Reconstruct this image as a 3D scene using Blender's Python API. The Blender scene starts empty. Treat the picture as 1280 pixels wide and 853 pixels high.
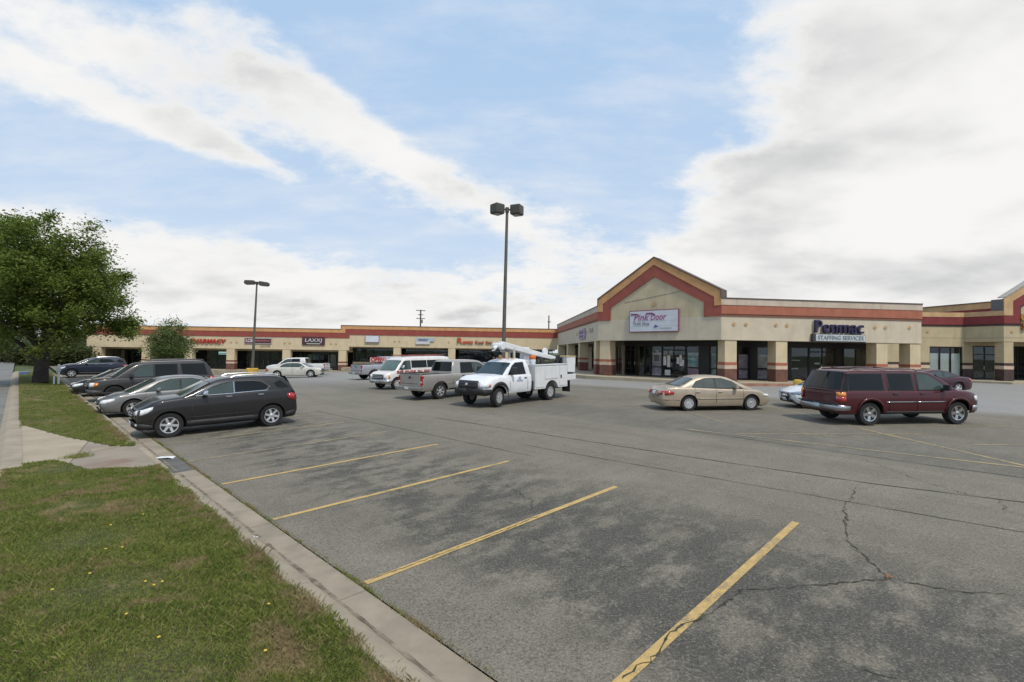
import bpy, bmesh, math, random
import numpy as np
from mathutils import Matrix, Vector
R = math.radians
random.seed(7); rng = np.random.default_rng(7)
scn = bpy.context.scene
COL = scn.collection

# ------------------------------------------------------------------ camera
cam = bpy.data.cameras.new('camera'); cam_o = bpy.data.objects.new('camera', cam); COL.objects.link(cam_o)
cam.lens = 17.16; cam.sensor_width = 36.0; cam.clip_start = .1; cam.clip_end = 6000
cam_o.matrix_world = Matrix.Translation((0, 0, 2.72)) @ Matrix.Rotation(R(90) + .0221, 4, 'X') @ Matrix.Rotation(.0145, 4, 'Z')
scn.camera = cam_o

# ------------------------------------------------------------------ sky, sun, exposure
SUN_EL, SUN_AZ = 56, 150          # azimuth clockwise from +Y: behind the camera, to the right
scn.view_settings.view_transform = 'Standard'; scn.view_settings.look = 'None'
scn.view_settings.exposure = 0.0; scn.view_settings.gamma = 1.0
scn.cycles.max_bounces = 6; scn.cycles.diffuse_bounces = 3; scn.cycles.glossy_bounces = 3; scn.cycles.transparent_max_bounces = 10

class NT:
    """small helper for node trees"""
    def __init__(s, tree): s.t = tree; s.n = tree.nodes; s.l = tree.links
    def new(s, typ, **kw):
        n = s.n.new(typ)
        for k, v in kw.items(): setattr(n, k, v)
        return n
    def put(s, sock, v):
        if v is None: return
        if hasattr(v, 'is_output') or isinstance(v, bpy.types.NodeSocket): s.l.new(v, sock)
        else:
            try: sock.default_value = v
            except Exception: sock.default_value = (v[0], v[1], v[2], 1)
    def math(s, op, a, b=None, c=None, clamp=False):
        n = s.new('ShaderNodeMath', operation=op, use_clamp=clamp)
        for i, v in enumerate((a, b, c)): s.put(n.inputs[i], v)
        return n.outputs[0]
    def vmath(s, op, a, b=None):
        n = s.new('ShaderNodeVectorMath', operation=op); s.put(n.inputs[0], a); s.put(n.inputs[1], b)
        return n.outputs['Value'] if op in ('LENGTH', 'DOT_PRODUCT', 'DISTANCE') else n.outputs[0]
    def rng(s, v, a, b, c=0., d=1., smooth=True):
        n = s.new('ShaderNodeMapRange', interpolation_type='SMOOTHSTEP' if smooth else 'LINEAR')
        for i, q in enumerate((v, a, b, c, d)): s.put(n.inputs[i], q)
        return n.outputs[0]
    def noise(s, vec, scale, detail=4, rough=.5, dist=0., dim='3D'):
        n = s.new('ShaderNodeTexNoise', noise_dimensions=dim)
        s.put(n.inputs['Vector'], vec); n.inputs['Scale'].default_value = scale
        n.inputs['Detail'].default_value = detail; n.inputs['Roughness'].default_value = rough
        n.inputs['Distortion'].default_value = dist
        return n.outputs['Fac']
    def mix(s, f, a, b, blend='MIX'):
        n = s.new('ShaderNodeMix', data_type='RGBA', blend_type=blend)
        s.put(n.inputs[0], f)
        for i, v in ((6, a), (7, b)):
            if isinstance(v, (tuple, list)): v = (v[0], v[1], v[2], 1)
            s.put(n.inputs[i], v)
        return n.outputs[2]
    def xyz(s, v):
        n = s.new('ShaderNodeSeparateXYZ'); s.put(n.inputs[0], v); return n.outputs
    def comb(s, x, y, z=0.):
        n = s.new('ShaderNodeCombineXYZ')
        for i, q in enumerate((x, y, z)): s.put(n.inputs[i], q)
        return n.outputs[0]
    def scale(s, v, sc):
        n = s.new('ShaderNodeMapping'); s.put(n.inputs[0], v); n.inputs['Scale'].default_value = sc; return n.outputs[0]

world = bpy.data.worlds.new('World'); scn.world = world; world.use_nodes = True
world.cycles.sampling_method = 'MANUAL'; world.cycles.sample_map_resolution = 256
w = NT(world.node_tree); w.n.clear()
sky = w.new('ShaderNodeTexSky', sky_type='NISHITA'); sky.sun_disc = False
sky.sun_elevation = R(SUN_EL); sky.sun_rotation = R(SUN_AZ); sky.air_density = 1.15; sky.dust_density = 2.2; sky.ozone_density = 1.0
dirv = w.vmath('NORMALIZE', w.new('ShaderNodeTexCoord').outputs['Generated'])
dx, dy, dz = w.xyz(dirv)
az = w.math('ARCTAN2', dx, dy); el = w.math('ARCSINE', dz)
# cloud-layer coordinates: where the view ray meets a flat layer overhead
den = w.math('ADD', w.math('MAXIMUM', dz, 0.0), .26)
lay = w.comb(w.math('DIVIDE', dx, den), w.math('DIVIDE', dy, den), 0.)
big = w.noise(lay, 1.6, 4, .55)
fine = w.noise(w.scale(lay, (1.0, 1.25, 1)), 5.2, 7, .62)
# the cloud banks (azimuth, elevation, half-lengths, tilt, weight)
def px2ae(x, y):
    a = math.atan((x - 640) / 610); return a, math.atan((440 + .0145 * (x - 640) - y) / 610 * math.cos(a))
BANKS = [(60, 40, .26, .045, -10, .55), (200, 60, .20, .05, -16, .42), (330, 95, .24, .045, -30, .60), (440, 150, .18, .035, -36, .62), (560, 222, .20, .038, -30, .58), (640, 262, .16, .04, -10, .42),
         (60, 120, .24, .038, -8, .62), (190, 152, .14, .028, -18, .50), (300, 190, .11, .018, -20, .42),
         (1200, 150, .34, .36, 0, .82), (1030, 300, .26, .17, 0, .72), (1080, 40, .14, .16, 0, .50), (880, 215, .10, .022, 8, .46), (940, 260, .10, .06, 0, .3), (720, 330, .24, .06, 0, .48),
         (170, 325, .26, .07, 0, .52), (20, 310, .2, .07, 0, .4), (450, 365, .40, .065, 0, .52), (640, 410, 1.1, .065, 0, .56),
         (740, 110, .27, .17, -22, -.66), (400, 30, .16, .07, -30, -.40), (300, 245, .34, .05, -10, -.62), (110, 92, .16, .018, -12, -.22), (620, 60, .2, .10, -30, -.45), (800, 265, .09, .05, 0, -.34), (30, 205, .2, .045, 0, -.45), (545, 300, .16, .03, -8, -.36), (960, 160, .06, .035, 0, -.22)]
tot = None
for (x, y, a, b, tilt, wt) in BANKS:
    ca, ce = px2ae(x, y)
    u0 = w.math('SUBTRACT', az, ca); v0 = w.math('SUBTRACT', el, ce)
    c_, s_ = math.cos(R(tilt)), math.sin(R(tilt))
    u1 = w.math('ADD', w.math('MULTIPLY', u0, c_ / a), w.math('MULTIPLY', v0, s_ / a))
    v1 = w.math('ADD', w.math('MULTIPLY', u0, -s_ / b), w.math('MULTIPLY', v0, c_ / b))
    r2 = w.math('ADD', w.math('MULTIPLY', u1, u1), w.math('MULTIPLY', v1, v1))
    g = w.math('MULTIPLY', w.math('EXPONENT', w.math('MULTIPLY', r2, -1.0)), wt)
    tot = g if tot is None else w.math('ADD', tot, g)
wisp = w.noise(w.scale(lay, (1.0, 1.1, 1)), 15., 6, .66)
cov = w.math('ADD', w.math('ADD', w.math('MULTIPLY', w.math('SUBTRACT', wisp, .5), .42), w.math('ADD', w.math('MULTIPLY', big, .75), w.math('MULTIPLY', fine, 1.3))), w.math('SUBTRACT', w.math('MULTIPLY', tot, .95), .60))
# the rest of the sky carries the same broken cloud as the part in view
cloud0 = w.rng(cov, .47, 1.06)
# thin high veil and summer haze towards the horizon
thin = w.math('MULTIPLY', w.rng(w.noise(w.scale(lay, (1.0, 2.2, 1)), 2.2, 8, .62), .40, .78), .42)
haze_ = w.rng(el, .62, .0, .0, .34)
cloud = w.math('SUBTRACT', 1., w.math('MULTIPLY', w.math('SUBTRACT', 1., cloud0), w.math('MULTIPLY', w.math('SUBTRACT', 1., thin), w.math('SUBTRACT', 1., haze_))))
shade = w.noise(w.scale(lay, (1, 1.2, 1)), 1.9, 5, .5)
dense = w.rng(cov, .75, 1.35)
gf = w.math('MULTIPLY', w.rng(shade, .40, .74), dense)
ccol = w.mix(gf, (.975, .962, .940), (.64, .64, .64))
bg1 = w.new('ShaderNodeBackground'); veil = w.mix(.82, sky.outputs[0], (4.9, 6.9, 9.6)); w.put(bg1.inputs[0], veil); bg1.inputs[1].default_value = .10
bg2 = w.new('ShaderNodeBackground'); w.put(bg2.inputs[0], ccol); bg2.inputs[1].default_value = .97
mx = w.new('ShaderNodeMixShader'); w.put(mx.inputs[0], w.math('MULTIPLY', cloud, .97)); w.l.new(bg1.outputs[0], mx.inputs[1]); w.l.new(bg2.outputs[0], mx.inputs[2])
wo = w.new('ShaderNodeOutputWorld'); w.l.new(mx.outputs[0], wo.inputs[0])

sun = bpy.data.lights.new('sun', 'SUN'); sun.energy = 2.7; sun.angle = R(6); sun.color = (1, .915, .78)
sun_o = bpy.data.objects.new('sun', sun); COL.objects.link(sun_o)
sd = Vector((math.sin(R(SUN_AZ)) * math.cos(R(SUN_EL)), math.cos(R(SUN_AZ)) * math.cos(R(SUN_EL)), math.sin(R(SUN_EL))))
sun_o.rotation_euler = (-sd).to_track_quat('-Z', 'Y').to_euler()

# ------------------------------------------------------------------ helpers
def tag(o, label=None, cat=None, group=None, kind=None):
    for k, v in (('label', label), ('category', cat), ('group', group), ('kind', kind)):
        if v: o[k] = v
    return o
def link_mesh(name, me, m, parent=None):
    o = bpy.data.objects.new(name, me); COL.objects.link(o)
    if m and not me.materials: me.materials.append(m)
    if parent: o.parent = parent
    return o
def empty(name, loc=(0, 0, 0), rz=0., label=None, cat=None, group=None):
    o = bpy.data.objects.new(name, None); COL.objects.link(o); o.empty_display_size = .2
    o.location = loc; o.rotation_euler = (0, 0, rz)
    return tag(o, label, cat, group)
class MB:
    def __init__(s): s.v = []; s.f = []
    def add(s, vs, fs):
        o = len(s.v); s.v += [tuple(q) for q in vs]; s.f += [tuple(i + o for i in f) for f in fs]; return s
    def box(s, x0, x1, y0, y1, z0, z1):
        return s.add([(x0, y0, z0), (x1, y0, z0), (x1, y1, z0), (x0, y1, z0), (x0, y0, z1), (x1, y0, z1), (x1, y1, z1), (x0, y1, z1)],
                     [(3, 2, 1, 0), (4, 5, 6, 7), (0, 1, 5, 4), (1, 2, 6, 5), (2, 3, 7, 6), (3, 0, 4, 7)])
    def prism(s, poly, y0, y1, ml=0., mr=0.):
        """polygon in (x,z) pushed from y0 to y1; ends mitred"""
        xs = [p[0] for p in poly]; a, b = min(xs), max(xs); n = len(poly)
        def sh(x, y): return x + (y * ml if abs(x - a) < 1e-6 else 0) - (y * mr if abs(x - b) < 1e-6 else 0)
        vs = [(sh(x, y0), y0, z) for x, z in poly] + [(sh(x, y1), y1, z) for x, z in poly]
        return s.add(vs, [tuple(range(n)), tuple(range(2 * n - 1, n - 1, -1))] + [(i, (i + 1) % n, n + (i + 1) % n, n + i) for i in range(n)])
    def band(s, outer, inner, y0, y1, ml=0., mr=0.):
        for i in range(len(outer) - 1):
            q = [inner[i], inner[i + 1], outer[i + 1], outer[i]]
            s.prism(q, y0, y1, ml if i == 0 else 0, mr if i == len(outer) - 2 else 0)
        return s
    def plan(s, poly, z0, z1):
        n = len(poly)
        return s.add([(x, y, z0) for x, y in poly] + [(x, y, z1) for x, y in poly],
                     [tuple(range(n - 1, -1, -1)), tuple(range(n, 2 * n))] + [(i, (i + 1) % n, n + (i + 1) % n, n + i) for i in range(n)])
    def tube(s, pts, rad, n=8, caps=True):
        pts = [Vector(p) for p in pts]
        if not isinstance(rad, (list, tuple)): rad = [rad] * len(pts)
        vs = []
        for i, p in enumerate(pts):
            d = (pts[min(i + 1, len(pts) - 1)] - pts[max(i - 1, 0)]).normalized()
            q = d.to_track_quat('Z', 'Y')
            for k in range(n):
                a = 2 * math.pi * k / n; vs.append(p + q @ Vector((math.cos(a) * rad[i], math.sin(a) * rad[i], 0)))
        fs = [(i * n + k, i * n + (k + 1) % n, (i + 1) * n + (k + 1) % n, (i + 1) * n + k) for i in range(len(pts) - 1) for k in range(n)]
        if caps: fs += [tuple(range(n - 1, -1, -1)), tuple(range((len(pts) - 1) * n, len(pts) * n))]
        return s.add(vs, fs)
    def lathe(s, prof, n=16, axis='Z', c=(0, 0, 0)):
        """prof: (radius, height)"""
        vs = []
        for r, h in prof:
            for k in range(n):
                a = 2 * math.pi * k / n; p = (r * math.cos(a), r * math.sin(a), h)
                if axis == 'Y': p = (p[0], p[2], p[1])
                if axis == 'X': p = (p[2], p[0], p[1])
                vs.append((p[0] + c[0], p[1] + c[1], p[2] + c[2]))
        m = len(prof)
        fs = [(i * n + k, i * n + (k + 1) % n, (i + 1) * n + (k + 1) % n, (i + 1) * n + k) for i in range(m - 1) for k in range(n)]
        if prof[0][0] > 1e-5: fs.append(tuple(range(n)))
        if prof[-1][0] > 1e-5: fs.append(tuple(range((m - 1) * n, m * n)))
        return s.add(vs, fs)
    def mesh(s, name, smooth=False, angle=40):
        me = bpy.data.meshes.new(name); me.from_pydata(s.v, [], s.f)
        bm = bmesh.new(); bm.from_mesh(me); bmesh.ops.remove_doubles(bm, verts=bm.verts, dist=1e-5)
        bmesh.ops.recalc_face_normals(bm, faces=bm.faces); bm.to_mesh(me); bm.free()
        if smooth:
            me.polygons.foreach_set('use_smooth', [True] * len(me.polygons))
            try: me.set_sharp_from_angle(angle=R(angle))
            except Exception: pass
        me.update(); return me
    def build(s, name, m, parent=None, smooth=False, bevel=0., angle=40):
        o = link_mesh(name, s.mesh(name, smooth, angle), m, parent)
        if bevel:
            b = o.modifiers.new('bevel', 'BEVEL'); b.width = bevel; b.segments = 2; b.limit_method = 'ANGLE'
        return o
def raw_mesh(name, V, F, m, parent=None):
    """big meshes from numpy: V (n,3), F (k,3|4)"""
    me = bpy.data.meshes.new(name); V = np.asarray(V, np.float32); F = np.asarray(F, np.int32)
    me.vertices.add(len(V)); me.vertices.foreach_set('co', V.ravel())
    k = F.shape[1]; me.loops.add(F.size); me.loops.foreach_set('vertex_index', F.ravel())
    me.polygons.add(len(F)); me.polygons.foreach_set('loop_start', np.arange(0, F.size, k, dtype=np.int32))
    me.update(calc_edges=True); me.validate()
    return link_mesh(name, me, m, parent)
def text(s, size, m, parent, loc, name='lettering', rot=(R(90), 0, 0), ext=.02, bold=0., shear=0., sx=1., align='CENTER', width=None):
    cu = bpy.data.curves.new('t', 'FONT'); cu.body = s; cu.size = size; cu.extrude = ext; cu.offset = bold; cu.shear = shear
    cu.align_x = align; cu.align_y = 'CENTER'; cu.resolution_u = 3
    t = bpy.data.objects.new('t', cu); COL.objects.link(t)
    dg = bpy.context.evaluated_depsgraph_get(); dg.update()
    me = bpy.data.meshes.new_from_object(t.evaluated_get(dg)); bpy.data.objects.remove(t)
    o = link_mesh(name, me, m, parent); me.materials.clear(); me.materials.append(m)
    if width:
        xs = [v.co.x for v in me.vertices]; sx = width / (max(xs) - min(xs))
    o.location = loc; o.rotation_euler = rot; o.scale = (sx, 1, 1)
    return o

# ------------------------------------------------------------------ materials
MATS = {}
def bsdf(name):
    m = bpy.data.materials.new(name); m.use_nodes = True; t = NT(m.node_tree); return m, t, t.n['Principled BSDF']
def plain(name, col, rough=.6, metal=0., var=.12, scale=6., coat=0., spec=.5, emit=None, bump=0., bscale=60., streak=0.):
    """base colour with a little uneven wear, never flat"""
    if name in MATS: return MATS[name]
    m, t, p = bsdf(name)
    co = t.new('ShaderNodeTexCoord').outputs['Object']
    if streak: co2 = t.scale(co, (1.0, 1.0, .12))
    c = tuple(col)
    n = t.noise(co, scale, 5, .6)
    lo = tuple(q * (1 - var) for q in c); hi = tuple(min(1, q * (1 + var)) for q in c)
    colr = t.mix(t.rng(n, .3, .7), lo, hi)
    if streak:
        sn = t.noise(co2, 2.3, 6, .65); colr = t.mix(t.math('MULTIPLY', t.rng(sn, .48, .75), streak), colr, (c[0] * .45, c[1] * .44, c[2] * .40))
    t.put(p.inputs['Base Color'], colr)
    p.inputs['Metallic'].default_value = metal
    t.put(p.inputs['Roughness'], t.rng(t.noise(co, scale * 1.7, 3), .2, .8, max(.02, rough * .88), min(1, rough * 1.12)))
    p.inputs['Specular IOR Level'].default_value = spec
    if coat: p.inputs['Coat Weight'].default_value = coat; p.inputs['Coat Roughness'].default_value = .09
    if emit: p.inputs['Emission Color'].default_value = (*c, 1); p.inputs['Emission Strength'].default_value = emit
    if bump:
        b = t.new('ShaderNodeBump'); b.inputs['Strength'].default_value = bump; b.inputs['Distance'].default_value = .01
        t.put(b.inputs['Height'], t.noise(co, bscale, 4)); t.put(p.inputs['Normal'], b.outputs[0])
    MATS[name] = m; return m
def paint(name, col, metal=0., rough=.42):
    return plain('paint_' + name, col, rough, metal, .07, 2.5, coat=.55, spec=.35)
def car_glass(name='car_glass', col=(.008, .010, .010), rough=.03, spec=.32):
    return plain(name, col, rough, 0, .15, 1.5, spec=spec)
def shop_glass():
    if 'shop_glass' in MATS: return MATS['shop_glass']
    m, t, p = bsdf('shop_glass'); t.n.remove(p)
    tr = t.new('ShaderNodeBsdfTransparent'); tr.inputs[0].default_value = (.84, .86, .85, 1)
    gl = t.new('ShaderNodeBsdfGlossy'); gl.inputs['Roughness'].default_value = .015; gl.inputs[0].default_value = (.9, .95, .95, 1)
    co = t.new('ShaderNodeTexCoord').outputs['Object']
    b = t.new('ShaderNodeBump'); b.inputs['Strength'].default_value = .08; b.inputs['Distance'].default_value = .02; t.put(b.inputs['Height'], t.noise(co, .7, 2)); t.put(gl.inputs['Normal'], b.outputs[0])
    fr = t.new('ShaderNodeLayerWeight'); fr.inputs[0].default_value = .5
    ms = t.new('ShaderNodeMixShader'); t.put(ms.inputs[0], t.math('ADD', t.math('MULTIPLY', t.math('POWER', fr.outputs['Facing'], 4.), .7), .045)); t.l.new(tr.outputs[0], ms.inputs[1]); t.l.new(gl.outputs[0], ms.inputs[2])
    t.l.new(ms.outputs[0], t.n['Material Output'].inputs[0]); MATS['shop_glass'] = m; return m

CREAM = plain('cream_stucco', (.58, .475, .31), .85, 0, .06, 1.2, bump=.12, bscale=40, streak=.26)
CREAM2 = plain('pale_stucco', (.545, .472, .356), .85, 0, .06, 1.1, bump=.12, bscale=40, streak=.26)
ORANGE = plain('ochre_stucco', (.56, .30, .13), .85, 0, .10, 1.5, bump=.1, streak=.3)
RED = plain('brick_red_stucco', (.27, .060, .045), .85, 0, .10, 1.5, bump=.1, streak=.25)
REDD = plain('dark_red_ledge', (.16, .045, .03), .85, 0, .1, 2)
REDP = plain('faded_red_stucco', (.36, .125, .075), .85, 0, .10, 1.5, bump=.1, streak=.2)
MAROON = plain('maroon_stucco', (.20, .035, .035), .85, 0, .10, 1.5, bump=.1)
COPING = plain('metal_coping', (.11, .08, .06), .5, .3, .1, 3)
BASEB = plain('brown_tile', (.14, .065, .045), .75, 0, .2, 3)
BASED = plain('dark_brown_tile', (.055, .033, .03), .7, 0, .2, 3)
PINK = plain('pale_tile', (.55, .42, .31), .75, 0, .1, 3)
FRAME = plain('dark_bronze_frame', (.018, .016, .014), .45, .3, .1, 4)
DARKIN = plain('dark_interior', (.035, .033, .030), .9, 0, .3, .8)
CONC = plain('concrete', (.295, .248, .182), .9, 0, .16, 1.6, bump=.25, bscale=90, streak=0)
CONCY = plain('walk_concrete', (.36, .31, .22), .9, 0, .14, 1.2, bump=.2, bscale=60)
WHITE = plain('white_paint', (.74, .74, .73), .5, 0, .05, 3)
RUBBER = plain('tyre_rubber', (.016, .016, .017), .85, 0, .25, 9, bump=.3, bscale=120)
BLACKP = plain('black_plastic', (.022, .022, .023), .6, 0, .2, 5)
CHROME = plain('chrome', (.62, .63, .65), .16, 1., .05, 5)
ALU = plain('alloy', (.58, .59, .60), .35, .55, .08, 9)
LAMPW = plain('headlamp', (.74, .75, .76), .25, .0, .12, 14, coat=1)
LAMPR = plain('tail_lamp', (.36, .015, .015), .15, 0, .15, 12, coat=1)
AMBER = plain('amber_lamp', (.75, .25, .03), .2, 0, .1, 9, coat=1)
PLATE = plain('licence_plate', (.62, .64, .68), .4, 0, .15, 30)
GLASSC = car_glass()
GLASSL = car_glass('car_glass_light', (.050, .070, .065), spec=.55)
# ------------------------------------------------------------------ lie of the land: t runs away from the kerb into the lot, u along the kerb
TH = R(45.3); NX, NY = math.cos(TH), math.sin(TH); T0 = 2.85
def sm(a, b, x):
    x = np.clip((np.asarray(x, float) - a) / (b - a), 0, 1); return x * x * (3 - 2 * x)
def xy(t, u): return (NX * (t + T0) - NY * u, NY * (t + T0) + NX * u)
def tu(x, y): return (x * NX + y * NY - T0, -x * NY + y * NX)
def gz(x, y):
    x = np.asarray(x, float); y = np.asarray(y, float)
    t = x * NX + y * NY - T0; u = -x * NY + y * NX
    s = np.where(t > 0, .027 * 24 * np.tanh(np.maximum(t, 0) / 24), 0)
    d = .00035 * np.clip(u - 12, 0, 58) ** 2 + .0406 * np.clip(u - 70, 0, 15)
    return s - d * sm(0, 14, t)
def grid(ts, us, zf):
    T, U = np.meshgrid(ts, us, indexing='ij'); X, Y = xy(T, U); V = np.stack([X, Y, zf(X, Y, T, U)], -1).reshape(-1, 3)
    n, m = len(ts), len(us); I = np.arange(n * m).reshape(n, m)
    return V, np.stack([I[:-1, :-1], I[1:, :-1], I[1:, 1:], I[:-1, 1:]], -1).reshape(-1, 4)

def asphalt_mat():
    m, t, p = bsdf('worn_asphalt'); co = t.new('ShaderNodeTexCoord').outputs['Object']
    tt = t.math('SUBTRACT', t.vmath('DOT_PRODUCT', co, (NX, NY, 0)), T0)
    uu = t.vmath('DOT_PRODUCT', co, (-NY, NX, 0))
    tuv = t.comb(tt, uu, 0.)
    big = t.noise(t.scale(tuv, (.9, .6, 1)), .42, 8, .62)
    med = t.math('ADD', t.math('MULTIPLY', t.noise(t.scale(tuv, (.75, 1.3, 1)), 1.5, 7, .68), .8), t.math('MULTIPLY', t.noise(co, 9, 6, .7), .2))
    fin = t.noise(co, 17, 5, .7); spk = t.noise(co, 95, 3, .75)
    base = t.mix(t.rng(big, .3, .7), (.142, .125, .096), (.208, .184, .144))
    base = t.mix(t.math('MULTIPLY', t.rng(fin, .35, .75), .35), base, (.225, .205, .152))
    # oil and tyre darkening inside the stalls, in cloudy patches
    stall = t.math('MULTIPLY', t.rng(tt, .5, 1.6), t.rng(tt, 6.2, 3.6))
    near = t.rng(uu, 9.5, 3.5, 0, .06); blot = t.math('MULTIPLY', t.rng(t.math('ADD', med, t.math('MULTIPLY', near, stall)), .43, .60), t.math('ADD', t.math('MULTIPLY', stall, .85), .20))
    base = t.mix(t.math('MULTIPLY', blot, .80), base, (.050, .047, .041))
    # wheel-polished aisle: paler, drawn out along the aisle
    st = t.noise(t.scale(tuv, (1.6, .10, 1)), 1.3, 5, .6)
    aisle = t.math('MULTIPLY', t.rng(tt, 5.4, 7.0), t.rng(tt, 13.5, 11.))
    base = t.mix(t.math('MULTIPLY', aisle, t.rng(st, .3, .75, .0, .45)), base, (.225, .205, .155))
    band = t.math('MULTIPLY', t.math('MULTIPLY', t.rng(tt, 11.2, 12.2), t.rng(tt, 17., 13.)), t.rng(med, .3, .7, .2, .55))
    base = t.mix(band, base, (.082, .08, .072))
    # newer, paler lane along the shop fronts
    lane = t.math('ADD', t.rng(t.math('ADD', tt, t.math('MULTIPLY', med, 2.)), 24.8, 27.2), t.math('MULTIPLY', t.rng(uu, 26, 42), t.rng(tt, 5, 18)), clamp=True)
    base = t.mix(t.math('MULTIPLY', lane, .8), base, t.mix(big, (.27, .265, .255), (.34, .335, .32)))
    # grit
    base = t.mix(t.rng(spk, .55, .74, 0, .6), base, (.40, .38, .33)); base = t.mix(t.rng(spk, .45, .28, 0, .7), base, (.03, .03, .03)); s2 = t.noise(co, 38, 4, .75); base = t.mix(t.rng(s2, .51, .70, 0, .5), base, (.36, .335, .265)); base = t.mix(t.rng(s2, .50, .34, 0, .7), base, (.040, .040, .036))
    t.put(p.inputs['Base Color'], base); p.inputs['Roughness'].default_value = .88; p.inputs['Specular IOR Level'].default_value = .3
    b = t.new('ShaderNodeBump'); b.inputs['Strength'].default_value = .55; b.inputs['Distance'].default_value = .006
    t.put(b.inputs['Height'], t.math('ADD', t.math('MULTIPLY', spk, .6), fin)); t.put(p.inputs['Normal'], b.outputs[0])
    return m
ASPH = asphalt_mat()
def line_mat(name, col, worn):
    m, t, p = bsdf(name); co = t.new('ShaderNodeTexCoord').outputs['Object']
    n1 = t.noise(co, 7, 7, .75); n2 = t.noise(co, 60, 4, .7); n3 = t.noise(co, 1.1, 3)
    f = t.rng(t.math('ADD', t.math('MULTIPLY', n2, .5), t.math('ADD', t.math('MULTIPLY', n1, .35), t.math('MULTIPLY', n3, .3))), worn - .06, worn + .10)
    c = t.mix(t.rng(n1, .3, .7), col, tuple(q * .76 for q in col))
    c = t.mix(f, c, (.15, .14, .115)); t.put(p.inputs['Base Color'], c); p.inputs['Roughness'].default_value = .8
    return m
YEL = line_mat('worn_yellow_line', (.54, .365, .135), .625); YELF = line_mat('faded_yellow_line', (.42, .32, .16), .56)

# far ground, lot, road
sp = np.concatenate([-np.geomspace(2500, 4, 26), np.linspace(-3, 110, 60), np.geomspace(118, 2500, 22)])
GRASSF = plain('rough_field', (.075, .095, .03), .95, 0, .35, .25)
V, F = grid(sp, sp, lambda X, Y, T, U: gz(X, Y) - .32)
tag(raw_mesh('ground', V, F, GRASSF), kind='structure')
V, F = grid(np.concatenate([np.linspace(0, 30, 61), np.linspace(31, 112, 82)]), np.linspace(-46, 96, 143), lambda X, Y, T, U: gz(X, Y))
LOT = tag(raw_mesh('parking_lot', V, F, ASPH), kind='structure')
V, F = grid(np.array([-14., -8., -3.18]), np.linspace(-40, 130, 30), lambda X, Y, T, U: np.zeros_like(X) + .0)
tag(raw_mesh('road', V, F, plain('road_asphalt', (.17, .165, .15), .9, 0, .2, .8, bump=.3, bscale=90)), kind='structure')

def strip(name, m, pts, wd, dz=.006, jit=0., parent=LOT, seg=.35, wj=0.):
    """a thin sheet following the ground along a run of (x,y) points"""
    P = []
    for a, b in zip(pts, pts[1:]):
        n = max(1, int(math.dist(a, b) / seg))
        P += [(a[0] + (b[0] - a[0]) * i / n, a[1] + (b[1] - a[1]) * i / n) for i in range(n)]
    P.append(pts[-1]); V = []; Fc = []
    if jit: P = [P[0]] + [(x + random.uniform(-jit, jit), y + random.uniform(-jit, jit)) for x, y in P[1:-1]] + [P[-1]]
    for i, (x, y) in enumerate(P):
        a, b = P[max(0, i - 1)], P[min(len(P) - 1, i + 1)]
        d = Vector((b[0] - a[0], b[1] - a[1])).normalized(); h = wd / 2 * (1 + random.uniform(-wj, wj))
        if wj and i in (0, len(P) - 1): h *= .15
        for s in (-1, 1):
            px, py = x - d.y * h * s, y + d.x * h * s; V.append((px, py, float(gz(px, py)) + dz))
        if i: k = 2 * i; Fc.append((k - 2, k - 1, k + 1, k))
    mb = MB(); mb.v = V; mb.f = Fc
    me = bpy.data.meshes.new(name); me.from_pydata(V, [], Fc); return link_mesh(name, me, m, parent)
# stall lines square to the kerb
for i, u in enumerate((2.2, 5.22, 8.16, 10.94, 13.66, 16.45, 19.3, 22.2, 25.1, 28., 30.9, 33.8, 36.7, 39.6)):
    strip('parking_line', YEL if i < 4 else YELF, [xy(.06 if i else -.02, u), xy(5.35 if i else 5.66, u)], .105 if i < 4 else .09)
# lines of the middle rows
for a, b, wd, m in (((12.35, 7.0), (12.75, 1.4), .10, YELF), ((12.75, 1.4), (13.0, -1.5), .11, YELF), ((12.6, 5.6), (16.6, 1.6), .09, YELF), ((14.4, 5.4), (14.0, 2.5), .07, YELF),
                    ((16.55, 3.2), (13.1, -.5), .12, YELF), ((15.5, .45), (16.7, -.7), .10, YELF), ((19.0, 1.4), (20.6, -.3), .1, YELF), ((20.8, 7.25), (17.6, 3.9), .1, YELF), ((17.3, 9.9), (14.5, 6.7), .09, YELF),
                    ((23.5, 10.4), (20.0, 13.9), .1, YELF), ((13.05, -1.5), (13.6, -9.), .11, YEL)):
    strip('parking_line', m, [xy(*a), xy(*b)], wd)
CRK = plain('crack_dirt', (.046, .048, .026), .95, 0, .5, 8)
SEAM = plain('pavement_seam', (.062, .060, .05), .95, 0, .35, 6)
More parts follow.
